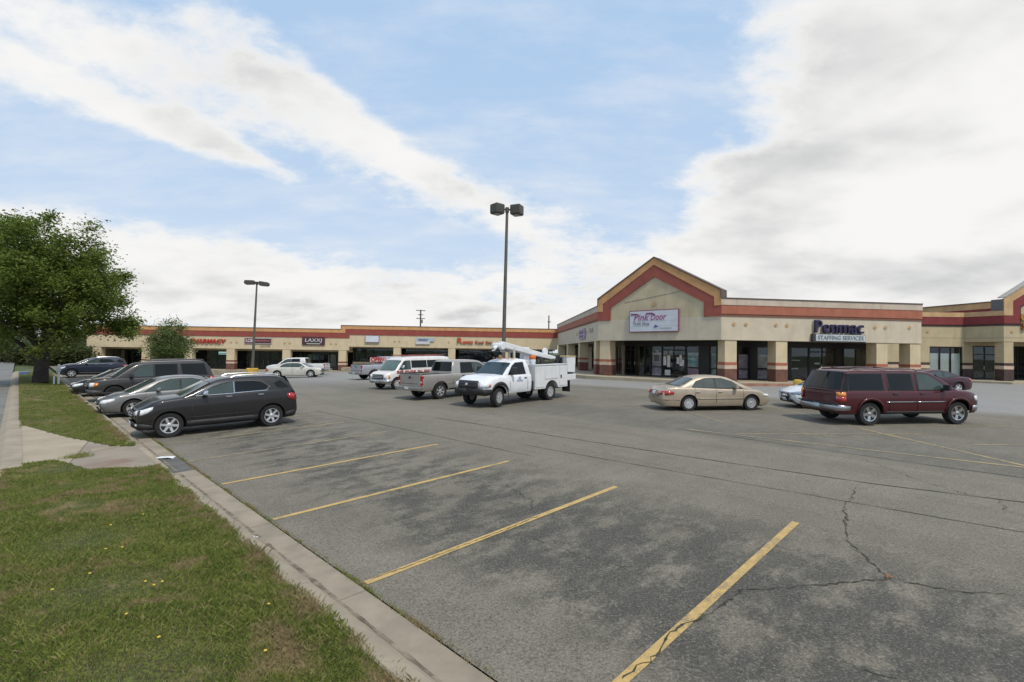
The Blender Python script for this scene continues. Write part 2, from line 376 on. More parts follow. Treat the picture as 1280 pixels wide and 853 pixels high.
for pts, wd, jit in (([(2.66, 5.56), (3.4, 5.62), (4.1, 5.73), (4.44, 5.77)], .026, .03), ([(4.44, 5.77), (4.75, 6.9), (5.3, 7.75), (5.70, 8.37)], .024, .035), ([(5.7, 8.37), (6.1, 8.75), (6.61, 9.38)], .017, .05),
                     ([(4.44, 5.77), (5.0, 5.5), (5.64, 5.40), (6.6, 5.1)], .019, .035), ([(.95, 4.1), (1.28, 4.36), (1.6, 4.78), (1.95, 4.98), (2.66, 5.56)], .026, .03),
                     ([(-1.62, 5.83), (-.9, 6.5), (-.2, 7.2), (.5, 7.95)], .018, .02), ([(.35, 7.0), (1.0, 6.4), (1.5, 6.1)], .012, .04), ([(-.1, 9.7), (.4, 8.7), (.35, 8.1)], .012, .04),
                     ([(8.2, 9.6), (8.35, 9.0), (8.6, 8.66)], .017, .05), ([(8.6, 8.66), (8.2, 8.1), (8.3, 7.6)], .014, .05), ([(3.0, 4.2), (3.6, 3.9), (4.3, 3.9)], .012, .04),
                     ([(-2.6, 8.6), (-1.9, 8.9), (-1.2, 9.9)], .010, .05), ([(7.3, 12.6), (8.4, 11.6), (8.2, 9.6)], .012, .06)):
    strip('crack', CRK, pts, wd * .62, .009, jit * .9, seg=.06, wj=.85)
for pts, wd in (([xy(8.2, 15), xy(8.68, 5.3), xy(9.0, 1.73), xy(9.45, -.35), xy(9.9, -6)], .035), ([xy(6.9, 9.5), xy(7.3, 3), xy(7.7, -3)], .02), ([xy(12.2, 7.5), xy(11.7, 1), xy(11.6, -5)], .03), ([xy(5.9, 20), xy(6.1, 8)], .02)):
    strip('seam', SEAM, pts, wd, .007, .012, seg=.3, wj=.5)

# ------------------------------------------------------------------ kerb and gutter
KERB = tag(empty('kerb'), kind='structure')
KP = [(-.70, -.3), (-.70, .135), (-.685, .15), (-.545, .15), (-.50, .125), (-.455, .004), (-.44, -.3)]
def sweep(path, prof, name, m, parent):
    """path: (t-offset, u, turn angle)"""
    V = []; n = len(prof)
    for (dt, u, a) in path:
        for (q, z) in prof:
            qq = q + .57; V.append((*xy(-.57 + dt + qq * math.cos(a), u + qq * math.sin(a)), z))
    Fc = [(i * n + k, i * n + k + 1, (i + 1) * n + k + 1, (i + 1) * n + k) for i in range(len(path) - 1) for k in range(n - 1)]
    Fc += [tuple(range(n)), tuple(range((len(path) - 1) * n, len(path) * n))]
    mb = MB(); mb.add(V, Fc); return mb.build(name, m, parent, smooth=True, angle=30)
edges = [-7, -3.9, -.8, 2.35, 5.4, 8.5, 11.4]
for a, b in zip(edges, edges[1:]): sweep([(0, a + .006, 0), (0, b - .006, 0)], KP, 'kerb_segment', CONC, KERB)
sweep([(0, 11.41, 0), (-.02, 11.9, -.12), (-.10, 12.3, -.4), (-.26, 12.6, -.75), (-.5, 12.8, -1.15), (-.85, 12.88, -1.5)], [(q, min(z, .15)) for q, z in KP], 'kerb_return', CONC, KERB)
sweep([(-.95, 15.95, 1.5), (-.6, 16.0, 1.2), (-.3, 16.15, .9), (-.12, 16.45, .5), (-.03, 16.9, .2), (0, 17.4, 0)][::-1], KP, 'kerb_return', CONC, KERB)
e2 = list(np.arange(17.41, 62, 3.1))
for a, b in zip(e2, e2[1:]): sweep([(0, a + .006, 0), (0, b - .006, 0)], KP, 'kerb_segment', CONC, KERB)
GUT = plain('gutter_concrete', (.275, .230, .170), .9, 0, .2, 1.3, bump=.25, bscale=90, streak=0)
e3 = [-7, -3.95, -.9, 2.2, 5.05, 8.0, 10.9, 12.6, 14.4, 16.3] + list(np.arange(19.3, 62, 3.0))
for a, b in zip(e3, e3[1:]):
    V = [(*xy(t_, u_), z_) for u_ in (a + .007, b - .007) for (t_, z_) in ((-.60, -.2), (-.60, .004), (-.40, .004), (-.03, .012), (-.02, -.2))]
    MB().add(V, [(0, 1, 6, 5), (1, 2, 7, 6), (2, 3, 8, 7), (3, 4, 9, 8), (0, 1, 2, 3, 4), (5, 6, 7, 8, 9)]).build('gutter_slab', plain('wet_gutter', (.10, .092, .08), .6, 0, .3, 2.5) if 12 < a < 14.3 else GUT, KERB)
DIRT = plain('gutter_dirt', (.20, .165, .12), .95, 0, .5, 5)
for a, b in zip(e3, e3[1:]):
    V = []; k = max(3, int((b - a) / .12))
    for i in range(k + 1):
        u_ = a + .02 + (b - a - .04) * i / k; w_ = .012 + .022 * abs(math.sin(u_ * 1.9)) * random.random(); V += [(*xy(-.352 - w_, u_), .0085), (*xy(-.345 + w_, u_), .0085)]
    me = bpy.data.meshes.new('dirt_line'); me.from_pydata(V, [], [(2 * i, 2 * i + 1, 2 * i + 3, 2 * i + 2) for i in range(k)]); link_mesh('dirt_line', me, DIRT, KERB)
# road-side kerb
RK = tag(empty('road_kerb'), kind='structure')
for a in np.arange(14.6, 66, 3.05):
    b = a + 3.035
    V = [(*xy(t_, u_), z_) for u_ in (a, b) for (t_, z_) in ((-2.72, -.2), (-2.72, .15), (-2.95, .155), (-3.05, .13), (-3.19, .02), (-3.19, -.2))]
    MB().add(V, [(k, k + 1, k + 7, k + 6) for k in range(5)] + [tuple(range(6)), tuple(range(6, 12))]).build('kerb_segment', CONC, RK)

# concrete drainage path from the road to the gutter, in two slabs
PATHP = [(-3.02, 15.0), (-2.22, 15.1), (-1.75, 13.5), (-1.05, 13.0), (-.50, 13.0), (-.50, 15.9), (-1.0, 16.1), (-1.85, 18.7), (-2.70, 22.3)]
PATH = tag(empty('path'), kind='structure')
def path_mat(lo=(.31, .255, .178), hi=(.39, .325, .235)):
    m, t, p = bsdf('path_concrete'); co = t.new('ShaderNodeTexCoord').outputs['Object']
    c = t.mix(t.rng(t.noise(co, 1.1, 6, .6), .3, .7), lo, hi); c = t.mix(t.rng(t.noise(co, 30, 5, .7), .4, .8, 0, .5), c, (.27, .235, .18))
    q = xy(-1.35, 13.85); d = t.vmath('DISTANCE', t.scale(co, (1, 1, 0)), (q[0], q[1], 0))
    c = t.mix(t.math('MULTIPLY', t.rng(t.math('ADD', d, t.noise(co, 3, 4)), 1.15, .55), .6), c, (.16, .075, .045))
    t.put(p.inputs['Base Color'], c); p.inputs['Roughness'].default_value = .9
    b = t.new('ShaderNodeBump'); b.inputs['Strength'].default_value = .2; b.inputs['Distance'].default_value = .01; t.put(b.inputs['Height'], t.noise(co, 70, 4)); t.put(p.inputs['Normal'], b.outputs[0]); return m
MB().plan([xy(*q) for q in [(-2.9, 14.6), (-2.0, 14.3), (-1.7, 13.0), (-.72, 12.7), (-.72, 16.4), (-1.2, 17.2), (-1.6, 19.2), (-2.45, 22.9), (-2.72, 22.9)]], -.2, .112).build('path_bed', GRASSF, PATH)
PM = path_mat(); PM2 = path_mat((.23, .19, .145), (.30, .25, .195))
MB().plan([xy(*q) for q in [(-3.02, 15.0), (-2.22, 15.1), (-2.0, 14.5), (-1.45, 17.5), (-1.85, 18.7), (-2.70, 22.3)]], -.2, .135).build('concrete_slab', PM, PATH)
MB().plan([xy(*q) for q in [(-1.994, 14.495), (-1.75, 13.45), (-1.05, 13.0), (-.62, 12.98), (-.62, 16.05), (-1.0, 16.1), (-1.444, 17.49)]], -.2, .125).build('concrete_slab', PM2, PATH)
MB().plan([xy(*q) for q in [(-.60, 12.95), (-.46, 12.95), (-.46, 16.05), (-.60, 16.05)]], -.2, .06).build('concrete_lip', PM, PATH)

# ------------------------------------------------------------------ grass verge
def in_poly(T, U, poly):
    r = np.zeros(np.shape(T), bool); n = len(poly)
    for i in range(n):
        (a, b), (c, d) = poly[i], poly[(i + 1) % n]
        cond = ((b > U) != (d > U)); r ^= cond & (T < (c - a) * (U - b) / (d - b + 1e-12) + a)
    return r
def gnoise(T, U):
    return .016 * np.sin(T * 4.1 + 1.3 * U) * np.cos(U * 2.3 - T) + .012 * np.sin(7.3 * T + .5) * np.sin(5.1 * U)
def verge_z(T, U):
    f = 1 - sm(10.5, 12.6, U) * (1 - sm(23, 25, U)); return .137 + (.10 * sm(-.75, -2.3, T) * sm(-3.6, -2.6, T) + gnoise(T, U)) * f
def grass_mat(name, soil):
    m, t, p = bsdf(name); co = t.new('ShaderNodeTexCoord').outputs['Object']
    a = t.noise(co, .85, 5, .62, .6); b = t.noise(co, 3.4, 5, .6); f = t.noise(co, 28, 3)
    g = t.mix(t.rng(b, .3, .7), (.125, .180, .028), (.245, .275, .060))
    if not soil:
        ri = t.new('ShaderNodeNewGeometry').outputs['Random Per Island']
        g = t.mix(t.rng(ri, .25, 1, 0, .7), t.mix(t.rng(ri, .25, 0, 0, .6), g, (.03, .055, .01)), (.25, .27, .08)); g = t.mix(t.rng(ri, .84, .92, 0, .85), g, (.34, .27, .13))
    else: g = t.mix(t.rng(f, .25, .6), t.mix(.45, g, (.02, .03, .008)), (.05, .045, .018))  # soil tone darkened to stand in for shadow between grass clumps
    dead = t.math('ADD', t.math('MULTIPLY', a, .66), t.math('MULTIPLY', b, .34))
    tt = t.math('SUBTRACT', t.vmath('DOT_PRODUCT', co, (NX, NY, 0)), T0)
    edge = t.rng(tt, -1.05, -.66, 0, .075); dead = t.math('ADD', dead, t.math('ADD', edge, t.rng(tt, -2.7, -3.2, 0, .09)))
    straw = t.mix(f, (.20, .14, .07), (.42, .33, .19))
    g = t.mix(t.rng(dead, .515, .63, 0, .86), g, straw)
    t.put(p.inputs['Base Color'], g); p.inputs['Roughness'].default_value = .75; p.inputs['Specular IOR Level'].default_value = .25
    if not soil:
        ts = t.new('ShaderNodeBsdfTranslucent'); t.put(ts.inputs[0], g); ms = t.new('ShaderNodeMixShader'); ms.inputs[0].default_value = .3
        t.l.new(p.outputs[0], ms.inputs[1]); t.l.new(ts.outputs[0], ms.inputs[2]); t.l.new(ms.outputs[0], t.n['Material Output'].inputs[0])
    return m
SOIL = grass_mat('turf_soil', True); BLADE = grass_mat('grass_blades', False)
ts_ = np.linspace(-3.6, -.66, 26); us_ = np.concatenate([np.arange(-4, 20, .15), np.arange(20, 64, .5)])
V, F = grid(ts_, us_, lambda X, Y, T, U: verge_z(T, U)); TT, UU = np.meshgrid(ts_, us_, indexing='ij'); TT = TT.ravel(); UU = UU.ravel()
cT, cU = TT[F].mean(1), UU[F].mean(1)
keep = ~in_poly(cT, cU, PATHP) & ~((cU > 12.95) & (cU < 16.0) & (cT > -1.0)) & ~((cU > 14.6) & (cT < -2.74))
tag(raw_mesh('verge', V, F[keep], SOIL), kind='structure')
def blades(name, n, t0, t1, u0, u1, h0, h1, wd, dens=None, label=None, zf=verge_z, excl=True, m=BLADE):
    T = rng.uniform(t0, t1, n); U = rng.uniform(u0, u1, n)
    if excl:
        k = ~in_poly(T, U, PATHP) & ~((U > 12.95) & (U < 16.0) & (T > -1.0)) & ~((U > 14.6) & (T < -2.76)); T, U = T[k], U[k]
    if dens is not None: k = rng.random(len(T)) < dens(T, U); T, U = T[k], U[k]
    n = len(T); X, Y = xy(T, U); Z = zf(T, U) - .008
    a = rng.uniform(0, 2 * np.pi, n); h = rng.uniform(h0, h1, n) * (.75 + .5 * np.sin(T * 2.1 + 3) * np.sin(U * 1.7)**2 + .25 * rng.random(n)); le = rng.uniform(.2, 1.1, n) * h; b = rng.uniform(0, 2 * np.pi, n)
    wx, wy = np.cos(a) * wd / 2, np.sin(a) * wd / 2; lx, ly = np.cos(b) * le, np.sin(b) * le
    P0 = np.stack([X - wx, Y - wy, Z], -1); P1 = np.stack([X + wx, Y + wy, Z], -1)
    P2 = np.stack([X + wx * .6 + lx * .45, Y + wy * .6 + ly * .45, Z + h * .7], -1); P3 = np.stack([X + lx, Y + ly, Z + h], -1)
    V = np.stack([P0, P1, P2, P3], 1).reshape(-1, 3); I = np.arange(n)[:, None] * 4
    Fq = np.concatenate([I + np.array([[0, 1, 2]]), I + np.array([[0, 2, 3]])])
    return tag(raw_mesh(name, V, Fq, m), label, 'grass', None, 'stuff')
blades('grass', 300000, -3.5, -.64, 1.2, 13.4, .022, .060, .0075, label='mown grass verge with straw patches in the foreground')
blades('grass', 16000, -3.5, -.60, 1.2, 13.2, .05, .10, .007, dens=lambda T, U: .25 + .75 * (np.sin(T * 3.1 + U) * np.sin(U * 2.3 - T * 1.7) > .25), label='taller uncut tufts standing in the foreground verge')
blades('grass', 110000, -3.02, -.62, 13, 30, .03, .06, .012, label='mown grass between the path and the big tree')
blades('grass', 45000, -3.0, -.62, 30, 62, .03, .07, .022, label='far grass strip around the trunk of the big tree')
WEED = grass_mat('weeds', False)
blades('weeds', 26000, -.045, .05, -2, 20, .008, .035, .008, dens=lambda T, U: .12 + .88 * (np.sin(U * 2.7) * np.sin(U * 1.13 + 1) > -.1) * (np.abs(T) < .02 + .02 * np.sin(U * 5)), label='low weeds growing along the joint of gutter and asphalt', zf=lambda T, U: np.zeros_like(T) + .012, excl=False, m=WEED)
blades('weeds', 5000, -2.15, -1.5, 15.0, 16.1, .02, .07, .01, dens=lambda T, U: np.exp(-((T + 1.85) / .2) ** 2 - ((U - 15.3) / .35) ** 2), label='tuft of weeds in the notch between the path slabs', zf=lambda T, U: np.zeros_like(T) + .13, excl=False, m=WEED)
# dandelions
DANY = plain('dandelion_yellow', (.66, .44, .04), .7, 0, .1, 40); STEM = plain('flower_stem', (.07, .12, .03), .7)
dmb = MB().lathe([(.0, .066), (.010, .065), (.0145, .06), (.009, .056), (.0, .054)], 8).mesh('flower_head'); smb = MB().tube([(0, 0, 0), (.004, 0, .055)], .0025, 5).mesh('stem')
for i, (px_, py_) in enumerate(((-2.05, 7.6), (-1.9, 7.55), (-2.25, 6.9), (-1.85, 6.35), (-1.8, 6.2), (-1.72, 6.25), (-2.1, 5.6), (-2.55, 6.7), (-1.95, 5.05), (-1.05, 5.1), (-1.9, 8.6), (-1.5, 8.9), (-1.35, 4.3))):
    r = empty('dandelion', (*xy(px_, py_), float(verge_z(px_, py_)) - .006), i, 'small yellow dandelion flower in the foreground grass', 'flower', 'dandelions in the grass')
    link_mesh('flower_head', dmb, DANY, r); link_mesh('stem', smb, STEM, r)
# litter
def litter(name, label, cat, x, y, z, s, m, seed):
    random.seed(seed); V = []; n = 4
    for i in range(n + 1):
        for j in range(3): V.append((s * (i / n - .5) + random.uniform(-.012, .012), s * .4 * (j / 2 - .5) + random.uniform(-.01, .01), .008 + random.uniform(0, .03)))
    Fq = [(i * 3 + j, i * 3 + j + 1, i * 3 + j + 4, i * 3 + j + 3) for i in range(n) for j in range(2)]
    mb = MB(); mb.add(V, Fq); mb.add([(q[0], q[1], q[2] - .003) for q in V], Fq); o = mb.build(name, m); o.location = (x, y, z); o.rotation_euler = (0, 0, R(12)); return tag(o, label, cat)
LX, LY = xy(-.28, 14.35); litter('paper_litter', 'crumpled white paper lying in the gutter by the path', 'litter', LX, LY, .008, .42, WHITE, 3)
LX, LY = xy(-.5, 7.2); litter('paper_scrap', 'tiny white scrap on the kerb beside the grass', 'litter', LX, LY, .12, .06, WHITE, 5)
litter('fallen_leaf', 'brown dry leaf lying where two cracks meet', 'leaf', 4.46, 5.80, float(gz(4.46, 5.8)) + .01, .09, plain('dry_leaf', (.22, .10, .04), .8, 0, .3, 30), 9)
random.seed(11)
# ------------------------------------------------------------------ buildings
class Fr:
    """a facade: x along it to the right, y into the building, z up; parts are stored relative to the building's root"""
    def __init__(s, ox, oy, ang, root): s.o = (ox, oy); s.c, s.s = math.cos(ang), math.sin(ang); s.a = ang; s.root = root
    def w(s, x, y, z=0.): return (s.o[0] + x * s.c - y * s.s, s.o[1] + x * s.s + y * s.c, z)
    def part(s, mb, name, m, parent=None, **kw):
        r = s.root.location; q = []
        for v in mb.v:
            p = s.w(*v); q.append((p[0] - r[0], p[1] - r[1], p[2] - r[2]))
        mb.v = q; return mb.build(name, m, parent or s.root, **kw)
def column(fr, x0, x1, y0, y1, zf, zs, base=BASEB, stripe=REDP, band=PINK, shaft=CREAM, k=1.0):
    h = zs - zf
    c = fr.part(MB().box(x0, x1, y0, y1, zf, zs - .003), 'column', shaft, bevel=.015)
    d = .012
    fr.part(MB().box(x0 - d, x1 + d, y0 - d, y1 + d, zf + .001, zf + .92 * k), 'column_base', base, c)
    fr.part(MB().box(x0 - d, x1 + d, y0 - d, y1 + d, zf + .925 * k, zf + 1.2 * k), 'pale_band', band, c)
    fr.part(MB().box(x0 - d * 1.6, x1 + d * 1.6, y0 - d * 1.6, y1 + d * 1.6, zf + 1.205 * k, zf + 1.42 * k), 'stripe', stripe, c)
    return c
def bay(fr, x0, x1, y, zf, zt, n=2, rail=None, sill=0., sillm=None, door=False, extra=()):
    """one glazed shop-front bay: its frame is a part, each pane a sub-part"""
    f = MB(); fw = .06
    if sill: fr.part(MB().box(x0, x1, y - .05, y + .16, zf, zf + sill), 'bulkhead', sillm or CREAM)
    z0 = zf + sill
    f.box(x0, x1, y - .05, y + .07, zt - .10, zt - .001); f.box(x0, x1, y - .048, y + .068, z0, z0 + (.1 if not door else .16))
    xs = [x0 + (x1 - x0) * i / n for i in range(n + 1)]
    for i, q in enumerate(xs):
        a = q if i == 0 else (q - fw if i == n else q - fw / 2); f.box(a, a + fw, y - .045, y + .065, z0 + .01, zt - .01)
    zr = []
    for r_ in ([rail] if rail else []): zr.append(zf + r_); f.box(x0 + .01, x1 - .01, y - .042, y + .062, zf + r_ - .035, zf + r_ + .035)
    if door: f.box(x0 + .01, x1 - .01, y - .042, y + .062, zf + 2.25, zf + 2.34)
    fo = fr.part(f, 'door_frame' if door else 'window_frame', FRAME)
    lv = sorted([z0] + zr + ([zf + 2.3] if door else []) + [zt])
    for a, b in zip(xs, xs[1:]):
        for c, d in zip(lv, lv[1:]): fr.part(MB().box(a + .02, b - .02, y + .004, y + .016, c + .03, d - .03), 'pane', shop_glass(), fo)
        if door and b - a < 1.4: fr.part(MB().tube([(b - .14, y - .11, zf + .9), (b - .14, y - .11, zf + 1.25)], .018, 6), 'door_handle', CHROME, fo)
    return fo
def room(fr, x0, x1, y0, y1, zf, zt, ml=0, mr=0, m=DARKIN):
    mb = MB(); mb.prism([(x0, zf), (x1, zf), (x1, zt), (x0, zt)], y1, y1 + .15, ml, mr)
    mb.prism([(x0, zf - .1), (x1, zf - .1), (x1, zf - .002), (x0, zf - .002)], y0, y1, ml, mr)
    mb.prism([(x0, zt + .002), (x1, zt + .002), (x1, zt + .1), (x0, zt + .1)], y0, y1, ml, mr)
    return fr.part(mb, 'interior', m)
DIAM = plain('ochre_diamond', (.46, .30, .15), .8)
def diamond(fr, x, z, r=.17, y=-.012):
    return fr.part(MB().prism([(x - r, z), (x, z - r), (x + r, z), (x, z + r)], y - .025, y + .01), 'diamond_tile', DIAM)
def rectp(x0, x1, z0, z1): return [(x0, z0), (x1, z0), (x1, z1), (x0, z1)]

# ---- long strip of shops at the back
ra = empty('shop_building', (6.87 - 30, 73.5 - 2, -.45), 0, 'long low cream shop strip with red and ochre bands at the back of the lot', 'building')
A = Fr(6.87, 73.5, R(4.0), ra)
XL, XS = -67., -31.9
A.part(MB().prism([(XL, 2.59), (XS + 1.15, 2.59), (XS + 1.15, 3.14), (0, 3.14), (0, 6.1), (XS, 6.1), (XS, 5.55), (XL, 5.55)], 0, .45), 'fascia', CREAM)
A.part(MB().band([(XL, 5.12), (XS + .6, 5.12), (XS + .6, 5.69), (0, 5.69)], [(XL, 4.37), (XS + 1.2, 4.37), (XS + 1.2, 4.87), (0, 4.87)], -.07, .02), 'red_band', RED)
A.part(MB().band([(XL, 5.63), (XS, 5.63), (XS, 6.2), (0, 6.2)], [(XL, 5.121), (XS + .599, 5.121), (XS + .599, 5.691), (0, 5.691)], -.11, .02), 'ochre_band', ORANGE)
A.part(MB().box(XL, XS, -.16, .5, 5.632, 5.70).box(XS - .06, 0, -.16, .5, 6.202, 6.27).box(XS - .06, XS + .02, -.158, .49, 5.70, 6.2), 'coping', COPING)
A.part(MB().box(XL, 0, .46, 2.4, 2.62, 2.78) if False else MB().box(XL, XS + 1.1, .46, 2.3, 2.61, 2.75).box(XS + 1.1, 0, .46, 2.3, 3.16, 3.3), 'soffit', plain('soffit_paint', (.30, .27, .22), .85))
A.part(MB().box(XL, XS + 1.1, 2.3, 2.7, 2.3, 5.3).box(XS + 1.1, 0, 2.3, 2.7, 2.95, 5.8).box(XL, 0, 11.5, 12, -1.5, 5.3).box(XL, XL + .4, 2.7, 11.5, -1.5, 5.3), 'wall', CREAM)
A.part(MB().box(XL + .4, 0, 2.7, 11.5, 5.0, 5.2), 'roof', plain('roof_membrane', (.2, .19, .18), .9))
FA, FA2 = -.42, .12
cols_a = [-66.2, -59.6, -53.8, -48.0, -40.2, -32.25]
for i, x in enumerate(cols_a): column(A, x, x + 1.12, .03, .9, FA, 2.59, base=BASEB, stripe=REDD, k=.95)
for x in (-24.35, -16.35, -8.35): column(A, x, x + 1.05, .03, .9, FA2, 3.14, base=BASEB, stripe=REDD, k=.95)
tops = {True: 2.32, False: 2.97}
for i, x in enumerate(cols_a):
    a, b = x + 1.12, (cols_a[i + 1] if i < 5 else -24.35)
    if i == 5: continue
    d = (b - a); e = a + d * (.42 if i % 2 else .55)
    bay(A, a + .1, e - .3, 2.32, FA, 2.31, 2 if d < 5 else 3, None, .0); bay(A, e - .28, e + 1.2, 2.32, FA, 2.31, 1 + (i % 2), None, door=True); bay(A, e + 1.22, b - .1, 2.32, FA, 2.31, 2, .6)
for i, (a, b) in enumerate(((-31.1, -24.4), (-23.25, -16.4), (-15.25, -8.4), (-7.25, -.3))):
    bay(A, a + .35, b - .1, 2.30, FA2, 2.96, (2, 3, 3, 3)[i], 2.05 if i == 1 else None, .75 if i == 0 else .3)
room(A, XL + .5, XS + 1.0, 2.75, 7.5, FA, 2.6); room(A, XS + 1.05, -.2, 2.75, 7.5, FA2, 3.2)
A.part(MB().box(-51.2, -49.5, 4.2, 4.25, 1.7, 2.1), 'ceiling_light', plain('shop_light', (.55, .80, .78), .5, emit=.9))
A.part(MB().box(-37.6, -35.2, 3.0, 3.05, 1.05, 1.9), 'window_display', plain('teal_display', (.16, .24, .22), .7, 0, .4, 2)); A.part(MB().box(-34.6, -33.4, 3.0, 3.05, .1, 1.9), 'window_display', plain('grey_display', (.30, .30, .30), .7, 0, .4, 2))
for x, z in ((-47.4, 3.5), (-46.6, 3.5), (-39.9, 3.5), (-39.2, 3.5), (-33.3, 3.5), (-32.6, 3.5), (-24.2, 4.0), (-23.5, 4.0), (-16.3, 4.0)): diamond(A, x, z, .17)
sw = tag(empty('sidewalk', (6.87 - 30, 73.5 - 3, -.5)), kind='structure'); SA = Fr(6.87, 73.5, R(4.0), sw)
SA.part(MB().box(XL, XS + .6, -1.7, 2.8, -2.2, FA - .002), 'walk_slab', CONCY); SA.part(MB().box(XS + .603, -1.9, -1.7, 2.8, -1.2, FA2 - .002), 'walk_slab', CONCY)
SA.part(MB().box(XL, XS + .6, -1.86, -1.703, -2.2, FA + .002), 'walk_kerb', CONC); SA.part(MB().box(XS + .603, -1.9, -1.86, -1.703, -1.2, FA2 + .002), 'walk_kerb', CONC)

# ---- corner building: C (left side), G (corner gable), B (right front)
rc = empty('shop_building', (13, 45, .7), 0, 'corner shop building with tall banded gable and pale fascia', 'building')
Lc, Lg, Lb = 30.31, 10.71, 16.65
Cf = Fr(6.87, 73.5, math.atan2(-30.3, .78), rc); G = Fr(7.65, 43.2, math.atan2(-7.5, 7.65), rc); B = Fr(15.3, 35.7, math.atan2(2.2, 16.5), rc)
m1 = math.tan((G.a - Cf.a) / 2); m2 = math.tan((B.a - G.a) / 2)
ZF, ZS, ZL, ZR, ZM, ZT = .77, 3.82, 5.56, 5.73, 6.38, 6.85
for fr, L, ml, mr in ((Cf, Lc, 0, m1), (B, Lb, m2, 0)):
    fr.part(MB().prism(rectp(0, L, ZS, ZT - .02), 0, .42, ml, mr), 'fascia', CREAM2)
    fr.part(MB().prism(rectp(0, L, ZL, ZR), -.05, .01, ml, mr), 'dark_ledge', plain('dull_red_ledge', (.20, .085, .055), .85))
    fr.part(MB().prism(rectp(0, L, ZR + .001, ZM), -.09, .01, ml, mr), 'red_band', REDP)
    fr.part(MB().prism(rectp(0, L, ZM + .001, ZT), -.12, .01, ml, mr), 'pale_cap_band', plain('pale_cap', (.52, .43, .34), .85, 0, .08, 1.2, streak=.3))
    fr.part(MB().prism(rectp(0, L, ZT + .002, ZT + .07), -.17, .47, ml, mr), 'coping', COPING)
G.part(MB().prism([(0, ZS), (Lg, ZS), (Lg, 7.40), (Lg / 2, 10.44), (0, 7.40)], 0, .42, m1, m2), 'gable_wall', plain('gable_stucco', (.52, .435, .285), .85, 0, .08, 1.0, bump=.12, bscale=40, streak=.34))
G.part(MB().prism(rectp(0, Lg, ZS, ZL), -.03, -.002, m1, m2), 'fascia', CREAM2)
i1, i2 = .48, 1.26
G.part(MB().band([(0, 6.35), (i1, 6.35), (i1, 7.0), (Lg / 2, 9.94), (Lg - i1, 7.0), (Lg - i1, 6.35), (Lg, 6.35)], [(0, ZL), (i2, ZL), (i2, 6.67), (Lg / 2, 8.97), (Lg - i2, 6.67), (Lg - i2, ZL), (Lg, ZL)], -.09, .01, m1, m2), 'red_band', plain('gable_red', (.30, .080, .058), .85, 0, .1, 1.5, bump=.1, streak=.2))
G.part(MB().prism([(0, 6.352), (i1, 6.352), (i1, 7.0), (Lg / 2, 9.942), (Lg - i1, 7.0), (Lg - i1, 6.352), (Lg, 6.352), (Lg, 7.45), (Lg / 2, 10.5), (0, 7.45)], -.12, .012, m1, m2), 'ochre_band', ORANGE)
G.part(MB().band([(-.06, 6.92), (-.06, 7.53), (Lg / 2, 10.6), (Lg + .06, 7.53), (Lg + .06, 6.92)], [(-.001, 6.92), (-.001, 7.452), (Lg / 2, 10.502), (Lg + .001, 7.452), (Lg + .001, 6.92)], -.17, .9), 'coping', COPING)
G.part(MB().prism([(.1, 6.9), (Lg - .1, 6.9), (Lg - .1, 7.4), (Lg / 2, 10.4), (.1, 7.4)], .43, .88), 'gable_back', plain('grey_flashing', (.22, .23, .24), .5, .4))
G.part(MB().prism([(2.6, 7.05), (2.62, 6.97), (7.6, 7.6), (7.58, 7.66)], -.012, .004), 'stain_strip', plain('stain_streak', (.33, .28, .20), .9, 0, .2, 4))
REC = 2.6
for fr, L, ml, mr in ((Cf, Lc, 0, m1), (G, Lg, m1, m2), (B, Lb, m2, 0)):
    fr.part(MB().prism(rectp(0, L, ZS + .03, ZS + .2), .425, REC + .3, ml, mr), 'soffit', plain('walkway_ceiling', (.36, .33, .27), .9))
    fr.part(MB().prism(rectp(0, L if fr is not B else 14.75, ZS - .35, ZS + .025), REC - .02, REC + .28, ml, mr), 'header_beam', FRAME)
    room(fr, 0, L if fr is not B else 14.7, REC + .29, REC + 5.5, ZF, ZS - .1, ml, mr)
    fr.part(MB().prism(rectp(0, L, 5.9, 6.0), .43, 9, ml, mr), 'roof', MATS['roof_membrane'])
B.part(MB().box(14.72, 15.0, REC - .02, 12, ZF, 5.9), 'end_wall', CREAM)
BT = ZS - .36
# gable front: doors, displays
bay(G, 1.12, 2.3, REC, ZF, BT, 2, door=True); bay(G, 2.32, 3.1, REC, ZF, BT, 1, .85); bay(G, 3.12, 3.66, REC, ZF, BT, 1)
for a, b in ((3.1, 3.13), (8.0, 8.8)): G.part(MB().box(a, b, REC - .08, REC + .2, ZF, BT), 'dark_pier', FRAME)
bay(G, 3.68, 4.74, REC, ZF, BT, 1, .85); bay(G, 4.76, 6.85, REC, ZF, BT, 2, door=True); bay(G, 6.87, 7.98, REC, ZF, BT, 1, .85); bay(G, 8.82, 9.40, REC, ZF, BT, 1, .85)
bay(B, 1.30, 2.0, REC, ZF, BT, 1, .85); bay(B, 2.02, 3.95, REC, ZF, BT, 2, .85); B.part(MB().box(3.97, 4.57, REC - .08, REC + .2, ZF, BT), 'dark_pier', FRAME); bay(B, 4.59, 5.9, REC, ZF, BT, 1, .85)
B.part(MB().box(5.92, 7.5, REC - .08, REC + .2, ZF, BT), 'dark_pier', FRAME)
bay(B, 7.52, 9.14, REC, ZF, BT, 1); bay(B, 9.16, 11.5, REC, ZF, BT, 2, door=True); B.part(MB().box(11.52, 12.0, REC - .06, REC + .2, ZF, BT), 'dark_pier', FRAME); bay(B, 12.02, 14.7, REC, ZF, BT, 2)
Cf.part(MB().box(.2, 7.98, REC - .06, REC + .2, ZF - .6, BT), 'wall', plain('tan_wall', (.36, .29, .2), .9)); bay(Cf, 1.0, 6.5, REC - .2, ZF, BT, 3)
